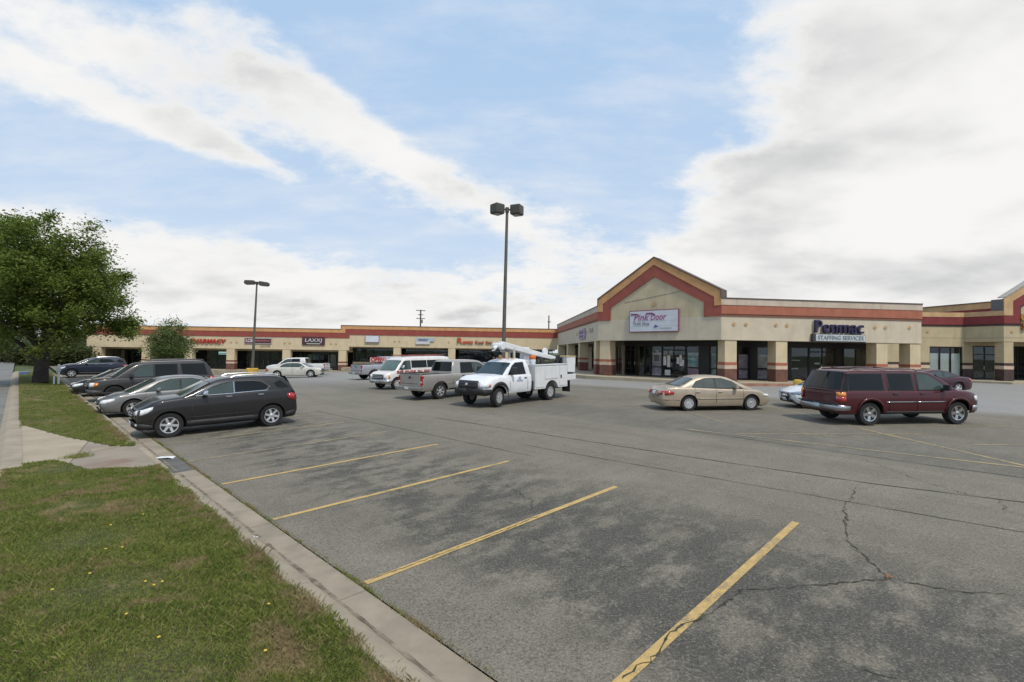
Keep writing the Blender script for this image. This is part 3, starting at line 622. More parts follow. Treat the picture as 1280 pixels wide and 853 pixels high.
for x0, x1 in ((8., 11.5), (14., 17.5), (20., 23.5), (25.5, 28.6)): bay(Cf, x0, x1, REC, ZF, BT, 3, None); Cf.part(MB().box(x1 + .02, x1 + (2.4 if x1 < 25 else .5), REC - .06, REC + .2, ZF, BT), 'wall', plain('tan_wall', (.36, .29, .2), .9))
# window displays and papers seen behind and on the glass
def disp(fr, x0, x1, z0, z1, col, dy=.12, nm='window_display', var=.35, sc=2.2): return fr.part(MB().box(x0, x1, REC + dy, REC + dy + .02, ZF + z0, ZF + z1), nm, plain('display_%d' % (len(MATS)), tuple(min(.8, q * 1.55) for q in col), .7, 0, var, sc))
disp(G, 3.75, 4.66, .08, 2.05, (.42, .34, .40)); disp(G, 3.95, 4.4, 1.3, 1.85, (.12, .09, .11), .10)
disp(G, 6.95, 7.92, .95, 2.1, (.30, .34, .36)); disp(G, 7.05, 7.6, 1.0, 1.75, (.20, .38, .40), .10); disp(G, 6.95, 7.9, .1, .8, (.36, .20, .28)); disp(G, 8.85, 9.36, .1, 2.0, (.30, .32, .33))
disp(B, 2.1, 2.95, .1, 2.0, (.29, .30, .33)); disp(B, 3.02, 3.9, .1, 2.0, (.33, .27, .33)); disp(B, 4.65, 5.85, .1, .8, (.30, .24, .30)); disp(B, 4.65, 5.85, .95, 2.0, (.34, .30, .33)); disp(B, 1.4, 1.95, .1, 2.0, (.27, .29, .31))
disp(B, 7.7, 9.0, 1.55, 1.62, (.55, .55, .52), .8); disp(B, 7.9, 8.9, .85, .95, (.5, .5, .48), .9); disp(B, 10.0, 10.5, .55, .9, (.6, .6, .58), .2); disp(B, 9.9, 10.4, 1.3, 1.42, (.5, .5, .5), .3)
for x0, x1, z0, z1 in ((4.85, 5.12, 1.0, 1.75), (5.2, 5.48, .85, 1.85), (5.0, 5.5, .1, .62), (6.05, 6.28, 1.15, 1.7), (6.3, 6.5, 1.3, 1.9), (6.3, 6.7, .98, 1.5)):
    G.part(MB().box(x0, x1, REC - .012, REC - .006, ZF + z0, ZF + z1), 'paper_notice', plain('notice_paper', (.66, .65, .62), .8, 0, .15, 7))
for fr, xs in ((G, (2.2, 3.0, 4.3, 5.6, 7.0, 8.6)), (B, (9.8,))):
    for x in xs: fr.part(MB().box(x - .35, x + .35, REC + 1.6, REC + 1.75, ZS - .115, ZS - .103).box(x - .3, x + .3, REC + 3.2, REC + 3.35, ZS - .115, ZS - .103), 'ceiling_light', plain('tube_light', (.85, .82, .70), .5, emit=3.))
for x0, x1 in ((1.25, 1.6), (1.8, 2.1), (2.5, 2.95), (3.2, 3.5)): disp(G, x0, x1, 1.75, 2.3, (.42, .38, .27), 4.4, 'back_poster')
for x0, x1, z0, z1 in ((1.35, 1.8, .2, 1.1), (2.4, 3.0, .25, .75), (2.7, 2.9, .9, 1.6), (1.7, 1.8, .8, 1.7)): disp(G, x0, x1, z0, z1, (.25, .25, .24), 2.2, 'shop_shelf')
Cf.part(MB().box(-.32, -.02, .1, 6, ZF - 1.0, ZS + .02), 'end_wall', CREAM)
# columns
CW = .95
for x in (.2, 28.0, 19.0, 9.5): column(Cf, x, x + CW, .06, .06 + CW, ZF, ZS, base=plain('red_brown_tile', (.19, .06, .05), .75, 0, .2, 3))
column(G, .12, .12 + 1.0, .06, .06 + CW, ZF, ZS)
for x0, x1 in ((.33, 1.27), (4.4, 5.34), (12.8, 13.75), (15.72, 16.64)): column(B, x0, x1, .06, .06 + CW, ZF, ZS)
for x in (1.0, 1.95, 4.35, 5.25, 12.6, 13.5, 15.6): diamond(B, x, 4.98 if x < 14 else 5.02)
for x in (5.36,): diamond(G, x, 6.75, .22)
for x in (18., 19.2, 23.2, 24.4, 27.0): diamond(Cf, x, 4.8, .17)
# vents and small fittings on the side fascia
Cf.part(MB().box(26.2, 26.5, -.06, .0, 4.7, 5.1).box(27.6, 27.8, -.06, 0, 4.7, 5.1), 'vent_plate', plain('vent_grey', (.3, .29, .26), .7))
# sidewalk round the corner building with painted kerb
sw = tag(empty('sidewalk', (13, 42, .5)), kind='structure')
def off(fr, x, d): p = fr.w(x, -d); return (p[0] - 13, p[1] - 42)
def ring(d): return [off(Cf, 2.4, d), off(Cf, Lc + d * m1 - .9, d), off(G, -d * m1 + .9, d), off(G, Lg + d * m2 - .9, d), off(B, -d * m2 + .9, d), off(B, Lb + .2, d)]
SWO = 2.0
MB().plan(ring(SWO - .16) + ring(-REC - .3)[::-1], -1.0, ZF - .502).build('walk_slab', CONCY, sw)
rg, rg2 = ring(SWO), ring(SWO - .158)
KR = plain('faded_red_kerb', (.30, .16, .11), .85, 0, .25, 1.4)
for i in range(5):
    MB().plan([rg[i], rg[i + 1], rg2[i + 1], rg2[i]], -1.0, ZF - .496).build('walk_kerb', KR if i > 2 else CONCY, sw)

# ---- right-hand building with its own gable, running out of the frame
rd = empty('shop_building', (44, 45, .75), 0, 'tan shop building with dark maroon bands and rising gable at the right edge', 'building')
def seg(a, b): return Fr(a[0], a[1], math.atan2(b[1] - a[1], b[0] - a[0]), rd), math.dist(a, b)
P0, P1, P2, P3 = (31.5, 45.4), (41.6, 44.9), (42.75, 42.4), (57., 42.4)
D1, l1 = seg(P0, P1); D2, l2 = seg(P1, P2); D3, l3 = seg(P2, P3)
q1 = math.tan((D2.a - D1.a) / 2); q2 = math.tan((D3.a - D2.a) / 2)
TAN = plain('tan_stucco', (.46, .38, .235), .85, 0, .07, 1.2, bump=.1, streak=.25); FD = .80
for fr, L, ml, mr in ((D1, l1, 0, q1), (D2, l2, q1, q2), (D3, l3, q2, 0)):
    zb = 4.22
    if fr is D1: fr.part(MB().prism(rectp(0, L - 3.75, FD, 6.9), 0, .4), 'wall', TAN); fr.part(MB().prism(rectp(L - 3.75, L, 3.78, 6.9), 0, .4, 0, mr), 'fascia', TAN)
    elif fr is D2: fr.part(MB().prism(rectp(0, L, zb, 6.88), 0, .4, ml, mr), 'fascia', TAN)
    else: fr.part(MB().prism([(0, zb), (L, zb), (L, 8.0), (11.2, 7.98), (5.6, 11.5), (0, 7.98)], 0, .4, ml, mr), 'gable_wall', TAN)
    if fr is not D3:
        fr.part(MB().prism(rectp(0, L, 5.62, 5.80), -.04, .01, ml, mr), 'dark_ledge', BASED); fr.part(MB().prism(rectp(0, L, 5.801, 6.5), -.09, .01, ml, mr), 'maroon_band', MAROON)
        fr.part(MB().prism(rectp(0, L, 6.501, 6.92), -.12, .01, ml, mr), 'ochre_band', plain('pale_ochre', (.52, .33, .17), .85, 0, .1, 1.4, streak=.25))
    fr.part(MB().prism(rectp(0, L, 4.55, 4.585), -.006, .01, ml, mr), 'joint_strip', plain('joint_dark', (.24, .2, .13), .9))  # darker joint line running along the fascia
j1, j2 = .70, 1.35
D3.part(MB().band([(0, 5.80), (j2 - .001, 5.80), (j2 - .001, 7.3), (5.6, 9.9)], [(0, 5.62), (j2 + .12, 5.62), (j2 + .12, 7.2), (5.6, 9.75)], -.04, .01, q2, 0), 'dark_ledge', BASED)
D3.part(MB().band([(0, 6.5), (j1, 6.5), (j1, 7.75), (5.6, 10.85)], [(0, 5.801), (j2, 5.801), (j2, 7.3), (5.6, 9.9)], -.09, .01, q2, 0), 'maroon_band', MAROON)
D3.part(MB().prism([(0, 6.501), (j1 - .001, 6.501), (j1 - .001, 7.752), (5.6, 10.852), (5.6, 11.6), (0, 8.05)], -.12, .012, q2, 0), 'ochre_band', MATS['pale_ochre'])
D3.part(MB().band([(0, 8.13), (5.6, 11.75), (11.2, 8.13)], [(0, 8.052), (5.6, 11.602), (11.2, 8.052)], -.18, .55), 'coping', plain('pale_coping', (.40, .36, .31), .6, .1))
# return wall of the gable block, running back above the lower roof
P4, P5 = (41.35, 50.5), (42.85, 42.45); D4, l4 = seg(P4, P5)
D4.part(MB().box(0, l4 - .95, 0, .4, 6.3, 7.76), 'return_wall', MATS['pale_ochre']); D4.part(MB().box(0, l4 - .95, -.03, -.001, 6.55, 7.2), 'maroon_band', MAROON); D4.part(MB().box(0, l4 - .95, -.08, .5, 7.762, 7.84), 'coping', COPING)
D4.part(MB().box(l4 - .95, l4 - .0, -.08, .5, 6.93, 7.95), 'grey_flashing', plain('slate_flashing', (.13, .13, .13), .6, .2))
MB_ = MB().plan([(P0[0], 46.0), (P1[0], 45.5), (P2[0] + .3, 43), (57, 43), (57, 54), (P0[0], 54)], 5.9, 6.0); MB_.v = [(x - 44, y - 45, z - .75) for x, y, z in MB_.v]; MB_.build('roof', MATS['roof_membrane'], rd)
# wall dado bands and shop windows
x1 = l1 - 3.75
for a, b in ((0, l1 - 3.75), (l1 - 3.75, l1 - 3.05), (l1 - .12, l1)):
    D1.part(MB().box(a, b, -.025, -.002 if a == 0 else .4, FD, FD + .95), 'dado_base', BASED); D1.part(MB().box(a, b, -.028, -.002 if a == 0 else .4, FD + .951, FD + 1.27), 'pale_band', PINK); D1.part(MB().box(a, b, -.036, -.002 if a == 0 else .4, FD + 1.271, FD + 1.5), 'stripe', BASED)
    if a > 1: D1.part(MB().box(a, b, -.001, .4, FD + 1.5, 3.785), 'wall', TAN)
bay(D1, l1 - 3.03, l1 - .14, .12, FD + .15, 3.77, 3, None)
D1.part(MB().box(l1 - 3.0, l1 - .16, .15, .4, FD, FD + .15), 'bulkhead', BASED)
for i in range(3): D1.part(MB().box(l1 - 2.95 + i * .955, l1 - 2.13 + i * .955, .20, .22, FD + .3, 3.15), 'window_blind', plain('white_blind', (.62, .66, .66), .7, 0, .06, 2))
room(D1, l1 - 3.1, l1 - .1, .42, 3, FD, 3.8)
D1.part(MB().box(2.3, 3.2, -.05, -.03, FD, FD + 2.2), 'service_door', FRAME)
DB = Fr(41.62, 45.15, R(-3), rd)
DB.part(MB().box(.0, .95, 0, .3, FD + 1.5, 4.3).box(.0, .95, -.01, .29, FD + .001, FD + .95), 'wall', TAN)
DB.part(MB().box(.0, .95, -.015, .28, FD, FD + .955), 'dado_base', BASED); DB.part(MB().box(0, .95, -.012, .28, FD + .956, FD + 1.27), 'pale_band', PINK); DB.part(MB().box(0, .95, -.02, .28, FD + 1.271, FD + 1.51), 'stripe', BASED)
bay(DB, .97, 3.1, .05, FD, 3.9, 2, door=True); DB.part(MB().box(.95, 16, 0, .3, 3.9, 4.4), 'wall', TAN); bay(DB, 3.3, 6.5, .05, FD, 3.9, 2, .6); bay(DB, 6.6, 12., .05, FD, 3.9, 3, .6)
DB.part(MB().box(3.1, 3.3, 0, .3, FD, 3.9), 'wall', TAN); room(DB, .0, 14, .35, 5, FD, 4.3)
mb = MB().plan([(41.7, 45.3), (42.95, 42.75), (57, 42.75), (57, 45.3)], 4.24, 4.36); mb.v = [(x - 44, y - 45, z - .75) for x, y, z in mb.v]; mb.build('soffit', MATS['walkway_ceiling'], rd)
column(D3, .02, .86, .03, .83, FD, 4.22, base=BASED, stripe=BASED, shaft=TAN, k=1.1); column(D3, 5.2, 6.0, .03, .83, FD, 4.22, base=BASED, stripe=BASED, shaft=TAN, k=1.1)
diamond(D3, .72, 5.1, .17); diamond(D1, l1 - 3.2, 5.15, .17)
sw = tag(empty('sidewalk', (44, 43, .6)), kind='structure')
MB().plan([(x - 44, y - 43) for x, y in ((31.8, 45.3), (33.5, 43.3), (39.5, 42.6), (41.2, 40.2), (57, 40.2), (57, 50), (31.8, 50))], -1, FD - .602).build('walk_slab', CONCY, sw)

# ------------------------------------------------------------------ signs
def sign_at(fr, x, y, z, name, label, cat='sign'): return empty(name, fr.w(x, y, z), fr.a, label, cat)
LRED = plain('sign_red', (.42, .022, .018), .45); LBLU = plain('sign_navy', (.020, .014, .058), .45, 0, .15, 8); SWHT = plain('sign_white', (.60, .62, .66), .5, 0, .06, 1.5)
s = sign_at(A, -50.6, -.16, 3.58, 'pharmacy_sign', 'red PHARMACY letters on the far shop strip beside the small tree'); text('PHARMACY', .82, LRED, s, (0, 0, 0), bold=.028, shear=.22, width=5.0, ext=.06)
s = sign_at(A, -43.6, -.1, 3.77, 'shop_sign', 'dark red and white boxed shop sign behind the far lamp post')
MB().box(-1.9, 1.9, -.02, .08, -.43, .43).build('sign_box', plain('sign_grey', (.36, .33, .34), .5), s); MB().box(-1.82, -.62, -.05, -.022, -.35, .35).build('left_panel', plain('sign_dkred', (.17, .03, .035), .5), s); MB().box(-.5, 1.82, -.05, -.022, -.30, .30).build('right_panel', plain('sign_black_red', (.07, .015, .02), .5), s)
text('LCB', .62, SWHT, s, (-1.2, -.065, 0), width=.95, bold=.01); text('INSURANCE', .3, plain('sign_pink', (.45, .16, .17), .5), s, (.66, -.065, 0), width=2.0, bold=.006); text('CENTER', .28, plain('sign_dull', (.22, .2, .17), .6), s, (1.0, -.03, -.66), width=1.5)
s = sign_at(A, -35.8, -.1, 3.88, 'shop_sign', 'dark box sign with zigzag white letters, right of the far lamp post')
MB().box(-1.6, 1.6, -.06, .08, -.6, .6).build('sign_box', plain('sign_dark', (.07, .025, .025), .5), s); text('LAXXJ', .7, SWHT, s, (0, -.08, .08), width=2.4, bold=.0, shear=.1); MB().box(-.95, .95, -.075, -.061, -.46, -.34).build('underline', plain('sign_palegreen', (.4, .46, .42), .5), s)
s = sign_at(A, -27.4, -.12, 4.3, 'blank_sign', 'plain white box sign on the raised part of the shop strip'); MB().box(-1.0, 1.0, -.14, .1, -.5, .5).build('sign_box', plain('sign_grey2', (.22, .24, .26), .5), s); MB().box(-.93, .93, -.16, -.142, -.44, .44).build('sign_face', SWHT, s)
s = sign_at(A, -19.8, -.1, 4.1, 'shop_sign', 'pale blue and white shop sign above the white van')
MB().box(-1.25, 1.4, -.05, .08, -.05, .48).build('sign_face', plain('sign_paleblue', (.36, .42, .48), .5, 0, .12, 2), s); MB().box(-1.3, .75, -.1, .08, -.45, -.055).build('lower_panel', plain('sign_offwhite', (.55, .54, .54), .5), s); text('PARC', .45, plain('sign_blue', (.05, .09, .17), .5), s, (-.25, -.065, .16), width=1.4, bold=.012, shear=.15)
s = sign_at(A, -12.2, -.14, 4.15, 'shop_sign', 'orange red channel letters on the shop strip above the bucket truck'); OR = plain('sign_orange_red', (.45, .075, .03), .45)
text('R', 1.15, OR, s, (-2.5, 0, .08), bold=.03, ext=.05, width=.85); text('ents', .72, OR, s, (-1.25, 0, -.08), bold=.025, ext=.05, width=1.55); text('Real Est', .58, plain('sign_brown_red', (.30, .06, .035), .5), s, (1.05, 0, -.1), bold=.012, ext=.05, width=2.5)
s = sign_at(G, 5.37, -.16, 5.375, 'thrift_shop_sign', 'white Pink Door thrift shop sign with plum border on the gable')
MB().box(-2.17, 2.17, -.04, .1, -.9, .9).build('border', plain('sign_plum', (.25, .10, .14), .5), s)
for i in range(4): MB().box(-2.10, 2.10, -.06, -.041, -.83 + i * .415, -.425 + i * .415).build('sign_panel', plain('sign_lilac', (.56, .575, .62), .5, 0, .07, 1.2), s)
PK = plain('sign_magenta', (.34, .06, .22), .5); PKD = plain('sign_purple', (.19, .06, .14), .5)
MB().prism([(-2.0, .52), (-1.4, .50), (-1.32, .36), (-1.26, .50), (-1.42, .63), (-2.0, .66)], -.085, -.062).build('swash', PKD, s); MB().prism([(-.58, .55), (-.1, .54), (.08, .40), (.15, .56), (-.1, .68), (-.58, .67)], -.085, -.062).build('swash', PKD, s)
text('Pink', .78, PK, s, (-1.10, -.075, .30), shear=.25, bold=.004, width=1.35, ext=.008); text('Door', .78, PK, s, (.42, -.075, .30), shear=.25, width=1.35, ext=.008)
text('Thrift Shop', .38, plain('sign_greytext', (.24, .27, .28), .6), s, (-1.05, -.075, -.20), width=1.5, ext=.008)
MB().prism([(.05, -.5), (.17, -.44), (.22, -.3), (.32, -.36), (.44, -.44), (.40, -.54), (.3, -.46), (.2, -.56)], -.085, -.062).build('emblem', plain('sign_blue2', (.04, .07, .28), .5), s)
text('foundation', .19, plain('sign_palegrey', (.36, .42, .42), .6), s, (1.1, -.07, -.58), width=1.05, ext=.006)
s = sign_at(Cf, 22.2, -.12, 4.7, 'purple_sign', 'faint lilac square sign on the side fascia of the corner building'); MB().box(-1.7, 1.7, -.03, .09, -.52, .52).build('sign_face', plain('sign_lavender', (.40, .34, .46), .6, 0, .15, 3), s); text('PINK', .5, plain('sign_lavender_dark', (.27, .18, .32), .6), s, (0, -.05, .15), width=2.6); text('DOOR', .4, MATS['sign_lavender_dark'], s, (0, -.05, -.28), width=2.4)
s = sign_at(B, 9.38, -.2, 4.9, 'staffing_sign', 'dark purple Penmac letters over a white staffing services box')
text('Penmac', 1.36, LBLU, s, (0, 0, .0), bold=.006, ext=.09, width=4.05); text('Penmac', 1.36, plain('sign_halo', (.50, .47, .56), .5), s, (.02, .12, .0), bold=.03, ext=.02, width=4.12, name='letter_rim')
MB().box(-2.1, -2.09, -.1, .1, -.1, .1)
MB().box(-2.2, 2.14, -.1, .19, -1.09, -.51).build('sign_box', plain('sign_boxdark', (.05, .045, .05), .5), s); MB().box(-2.0, 2.1, -.12, -.102, -1.03, -.55).build('sign_face', plain('sign_silver', (.50, .53, .54), .5), s); text('STAFFING SERVICES', .44, plain('sign_steel', (.20, .24, .27), .5), s, (.05, -.13, -.79), width=3.8, bold=.004)
s = sign_at(D3, 2.6, -.12, 5.95, 'gold_sign', 'gold and brown letters cut by the right edge of the frame'); GD = plain('sign_gold', (.42, .22, .03), .4)
text('O', .85, GD, s, (-.92, 0, .36), bold=.03, ext=.06); text('S', .8, plain('sign_rust', (.30, .09, .02), .4), s, (-.95, 0, -.42), bold=.03, ext=.06); text('rient', .75, GD, s, (.5, 0, .33), bold=.02, ext=.06) if False else None
# ------------------------------------------------------------------ trees
def leaf_mat(name, a, b, c):
    m, t, p = bsdf(name); ri = t.new('ShaderNodeNewGeometry').outputs['Random Per Island']; co = t.new('ShaderNodeTexCoord').outputs['Object']
    g = t.mix(ri, a, b); g = t.mix(t.rng(t.noise(co, .9, 3), .4, .7, 0, .6), g, c)
    t.put(p.inputs['Base Color'], g); p.inputs['Roughness'].default_value = .55; p.inputs['Specular IOR Level'].default_value = .3
    ts = t.new('ShaderNodeBsdfTranslucent'); t.put(ts.inputs[0], g); ms = t.new('ShaderNodeMixShader'); ms.inputs[0].default_value = .5
    t.l.new(p.outputs[0], ms.inputs[1]); t.l.new(ts.outputs[0], ms.inputs[2]); t.l.new(ms.outputs[0], t.n['Material Output'].inputs[0]); return m
LEAF1 = leaf_mat('maple_leaves', (.090, .135, .024), (.225, .280, .062), (.165, .225, .046))
LEAF2 = leaf_mat('young_leaves', (.10, .145, .040), (.19, .235, .085), (.15, .20, .060))
LEAF3 = leaf_mat('hedge_leaves', (.045, .060, .020), (.12, .135, .050), (.085, .105, .035))
BARK = plain('bark', (.045, .036, .028), .95, 0, .35, 5, bump=.8, bscale=14)
def leaves(C, n, sr, size, flat=.75):
    """leaf-sized faces scattered round clump centres C (k,3)"""
    k = len(C); idx = rng.integers(0, k, n); off_ = rng.normal(0, 1, (n, 3)) * np.asarray(sr)[idx][:, None]; off_[:, 2] *= flat
    P = C[idx] + off_; N_ = rng.normal(0, 1, (n, 3)); N_[:, 2] = np.abs(N_[:, 2]) + .8; N_ /= np.linalg.norm(N_, axis=1)[:, None]
    A_ = np.cross(N_, rng.normal(0, 1, (n, 3))); A_ /= np.linalg.norm(A_, axis=1)[:, None] + 1e-9; B_ = np.cross(N_, A_)
    s = size * rng.uniform(.6, 1.3, n)[:, None]
    V = np.stack([P - A_ * s, P - B_ * s * .55, P + A_ * s, P + B_ * s * .55], 1).reshape(-1, 3)
    return V, np.arange(4 * n).reshape(-1, 4)
def tree(name, label, x, y, z, H, rad, crown0, nclump, nleaf, lsize, lm, trunk_r, group=None, sr=(.4, .75), lean=(0, 0), limbs=7, fork=.18, boughs=()):
    root = empty(name, (x, y, z), 0, label, 'tree', group)
    cz = (H + crown0) / 2; rz = (H - crown0) / 2
    C = []
    while len(C) < nclump:
        p = rng.normal(0, 1, 3); p /= np.linalg.norm(p); q = p * (rng.random() ** .38)
        out = 1 + .16 * math.sin(5 * math.atan2(p[1], p[0]) + 2.1 * p[2]) + rng.uniform(-.14, .10)
        if q[2] < -.55 and rng.random() < .5: continue
        wz = 1.0 if q[2] < 0 else 1 - .22 * q[2]
        C.append((q[0] * rad * out * wz + lean[0] * (q[2] + 1), q[1] * rad * out * wz + lean[1] * (q[2] + 1), cz + q[2] * rz * out))
    for b in boughs:
        for k in range(b[4]): C.append((b[0] + rng.normal(0, b[3]), b[1] + rng.normal(0, b[3]), b[2] + rng.normal(0, b[3] * .45)))
    C = np.array(C); fz = max(H * fork, .5)
    tr = MB(); tr.tube([(0, 0, -.3), (0, 0, .12), (.05 * trunk_r, 0, fz * .55), (.1, .05, fz), (.15, .05, fz * 1.6), (.1, 0, H * .62)], [trunk_r * 1.5, trunk_r * 1.12, trunk_r * .92, trunk_r * .85, trunk_r * .5, trunk_r * .14], 12)
    tips = []
    for i in range(limbs):
        a = 2 * math.pi * i / limbs + rng.uniform(-.3, .3); r = rad * rng.uniform(.5, .72); e = crown0 + (H - crown0) * rng.uniform(.25, .7); z0 = fz * rng.uniform(.75, 1.35)
        pts = [(0, 0, z0 - .2), (math.cos(a) * r * .3, math.sin(a) * r * .3, z0 + (e - z0) * .42), (math.cos(a) * r * .68, math.sin(a) * r * .68, z0 + (e - z0) * .78), (math.cos(a) * r, math.sin(a) * r, e)]
        tr.tube(pts, [trunk_r * .5, trunk_r * .34, trunk_r * .2, trunk_r * .07], 7); tips += [Vector(p) for p in pts[1:]]
    tips += [Vector((.1, 0, H * .55)), Vector((.12, 0, H * .4))]
    for c in C[:: max(1, len(C) // 110)]:
        v = Vector(c); t_ = min(tips, key=lambda q: (q - v).length + (.6 if q.z > v.z else 0)); md = (v + t_) / 2 + Vector((0, 0, .12))
        tr.tube([t_, md, v], [trunk_r * .09, trunk_r * .06, trunk_r * .02], 4, False)
    tr.build('trunk', BARK, root, smooth=True)
    V, F = leaves(C, nleaf, rng.uniform(sr[0], sr[1], len(C)), lsize); raw_mesh('crown', V, F, lm, root)
    return root
tree('maple_tree', 'large dark green maple on the grass verge at left', -31.1, 32.3, .2, 10.7, 4.95, 1.7, 330, 95000, .10, LEAF1, .40, sr=(.25, .50), limbs=9, fork=.17, boughs=((3.1, 3.0, 4.1, .5, 14), (-3.9, -2.5, 2.6, .8, 14)))
tree('small_tree', 'small light green tree in front of the pharmacy', -36.9, 52.8, -.55, 6.1, 2.0, 1.3, 80, 15000, .095, LEAF2, .12, sr=(.3, .55), limbs=6, fork=.22)
bgt = [(-88, 84, 6.5, 4.5, 'pale'), (-80, 78, 3.4, 3.6, 'low'), (-72, 74, 3.0, 3.0, 'low'), (-66, 71, 3.6, 3.0, 'low'), (-60, 66, 2.6, 2.2, 'low'), (-100, 90, 8., 5., 'pale'), (-95, 100, 9., 6., 'tall'), (-78, 92, 7., 4.5, 'tall')]
lab = ['pale roadside tree behind the road at the left edge', 'low bush just left of the big trunk', 'low bush seen behind the big trunk', 'low bush between the trunk and the blue car', 'smallest bush behind the blue car', 'tall pale tree at the far left edge', 'tallest far tree behind the left bushes', 'far tree seen under the maple crown']
for (x, y, H, r_, k), l in zip(bgt, lab): tree('bush' if k == 'low' else 'roadside_tree', l, x, y, -.3, H, r_, .3 if k == 'low' else 1.0, 60, 6500, .2, LEAF3, .14, 'greenery beyond the road', sr=(.5, .9), limbs=5, fork=.15)

# ------------------------------------------------------------------ lamp posts, utility poles, small fittings
POLE = plain('painted_pole', (.115, .105, .085), .6, .2, .15, 2.5); HEAD = plain('lamp_housing', (.075, .07, .055), .55, .2, .15, 4); LENS = plain('lamp_lens', (.28, .29, .28), .2, 0, .1, 6); YBASE = plain('yellow_base', (.58, .36, .05), .8, 0, .28, 2.2)
def lamp_post(x, y, H, r0, r1, label, lean, style, rz, base):
    r = empty('lamp_post', (x, y, float(gz(x, y))), 0, label, 'lamp post', 'car park lamp posts')
    def L_(z): return (lean * z, 0, z)
    bh = .95
    MB().lathe([(base, -.3), (base, bh - .04), (base - .04, bh), (0, bh)], 20).build('concrete_base', YBASE, r, smooth=True)
    MB().tube([L_(bh), L_(bh + .04), L_(H)], [r0, r0, r1], 12).build('pole', POLE, r, smooth=True)
    MB().box(-r0 * 1.5, r0 * 1.5, -r0 * 1.5, r0 * 1.5, bh, bh + .05).build('base_plate', POLE, r)
    top = MB().tube([L_(H - .18), L_(H + .12)], r1 * 1.5, 10); top.build('pole_cap', HEAD, r)
    c, s_ = math.cos(rz), math.sin(rz)
    for sgn in (-1, 1):
        if style == 'cube':
            h = MB().lathe([(.0, .30), (.44, .30), (.47, .24), (.47, -.26), (.40, -.33), (0, -.33)], 4); q = (sgn * .62 * c + lean * H, sgn * .62 * s_, H)
            o = h.build('lamp_head', HEAD, r, bevel=.02); o.location = q; o.rotation_euler = (0, 0, rz + R(12) * sgn)
            l = MB().lathe([(0, -.335), (.33, -.335), (.33, -.35), (0, -.35)], 4).build('lens', LENS, o)
        else:
            h = MB().prism([(-.50, -.05), (-.38, -.22), (.40, -.22), (.50, -.06), (.42, .15), (-.4, .2)], -.28, .28); q = (sgn * .66 * c + lean * H, sgn * .66 * s_, H + .05 * -sgn)
            o = h.build('lamp_head', HEAD, r, bevel=.03); o.location = q; o.rotation_euler = (0, sgn * R(4), rz)
            MB().box(-.33, .34, -.22, .22, -.25, -.223).build('lens', LENS, o)
        a = MB().tube([(lean * H, 0, H), (sgn * .34 * c + lean * H, sgn * .34 * s_, H)], .06, 8); a.build('arm', HEAD, r)
    return r
lamp_post(-.55, 30.6, 11.3, .13, .085, 'tall lamp post with two cube heads behind the bucket truck', .011, 'cube', R(8), .38)
lamp_post(-25.9, 48.8, 9.5, .14, .075, 'leaning lamp post with two flat heads and yellow base by the white sedan', .026, 'shoe', R(10), .55)
x_, y_ = 17.1, 29.2
o = MB().lathe([(.24, -.3), (.24, .66), (.21, .73), (.12, .76), (0, .77)], 18).build('yellow_bollard', YBASE, smooth=True); o.location = (x_, y_, float(gz(x_, y_))); tag(o, 'short yellow concrete bollard behind the white sedan nose', 'bollard')
WOOD = plain('pole_wood', (.075, .062, .05), .9, 0, .25, 3)
for (x, y, top, label, arms, rz) in ((-20.7, 110, 11.9, 'utility pole with three crossarms behind the shop strip', (.2, 1.15, 2.0), R(15)), (9.0, 120, 11.8, 'utility pole with one crossarm rising behind the roof junction', (1.6,), R(60))):
    r = empty('utility_pole', (x, y, -1), rz, label, 'utility pole', 'utility poles behind the shops'); MB().tube([(0, 0, 0), (0, 0, top + 1)], [.2, .15], 8).build('pole', WOOD, r, smooth=True)
    for k, d in enumerate(arms):
        L2 = (1.05, .55, .95)[k] if len(arms) > 1 else .8
        MB().box(-L2, L2, -.14, -.02, top + 1 - d - .07, top + 1 - d + .07).build('crossarm', WOOD, r)
        for q in (-L2 * .85, -L2 * .4, L2 * .4, L2 * .85): MB().lathe([(.03, 0), (.05, .05), (.03, .14), (0, .15)], 6, c=(q, -.08, top + 1 - d + .07)).build('insulator', plain('insulator_grey', (.3, .3, .3), .4), r)
    if len(arms) > 1: MB().lathe([(.2, 0), (.22, .1), (.22, .7), (.15, .8), (0, .8)], 10, c=(.32, 0, top - 2.0)).build('transformer', plain('transformer_grey', (.22, .22, .22), .5), r)
# white service post with meter box beside the tree
x_, y_ = xy(-.95, 43.6); r = empty('service_post', (x_, y_, .15), R(30), 'white service post with a small box under the maple', 'post')
MB().lathe([(.06, -.2), (.06, 1.15), (.075, 1.17), (.075, 1.28), (.04, 1.33), (0, 1.34)], 12).build('post', WHITE, r, smooth=True); MB().box(-.08, .10, -.10, .08, .85, 1.08).build('meter_box', plain('meter_grey', (.5, .52, .54), .5), r, bevel=.02); MB().box(-.26, -.18, -.04, .04, -.2, .55).build('marker', WHITE, r, bevel=.01)
x_, y_ = xy(-2.45, 58); r = empty('utility_box', (x_, y_, .1), R(40), 'small blue box far down the verge by the road', 'box'); MB().box(-.28, .28, -.2, .2, 0, .30).build('cabinet', plain('blue_box', (.08, .13, .30), .5), r, bevel=.03); MB().box(-.30, .30, -.22, .22, .301, .35).build('lid', plain('blue_lid', (.16, .22, .40), .5), r, bevel=.02)
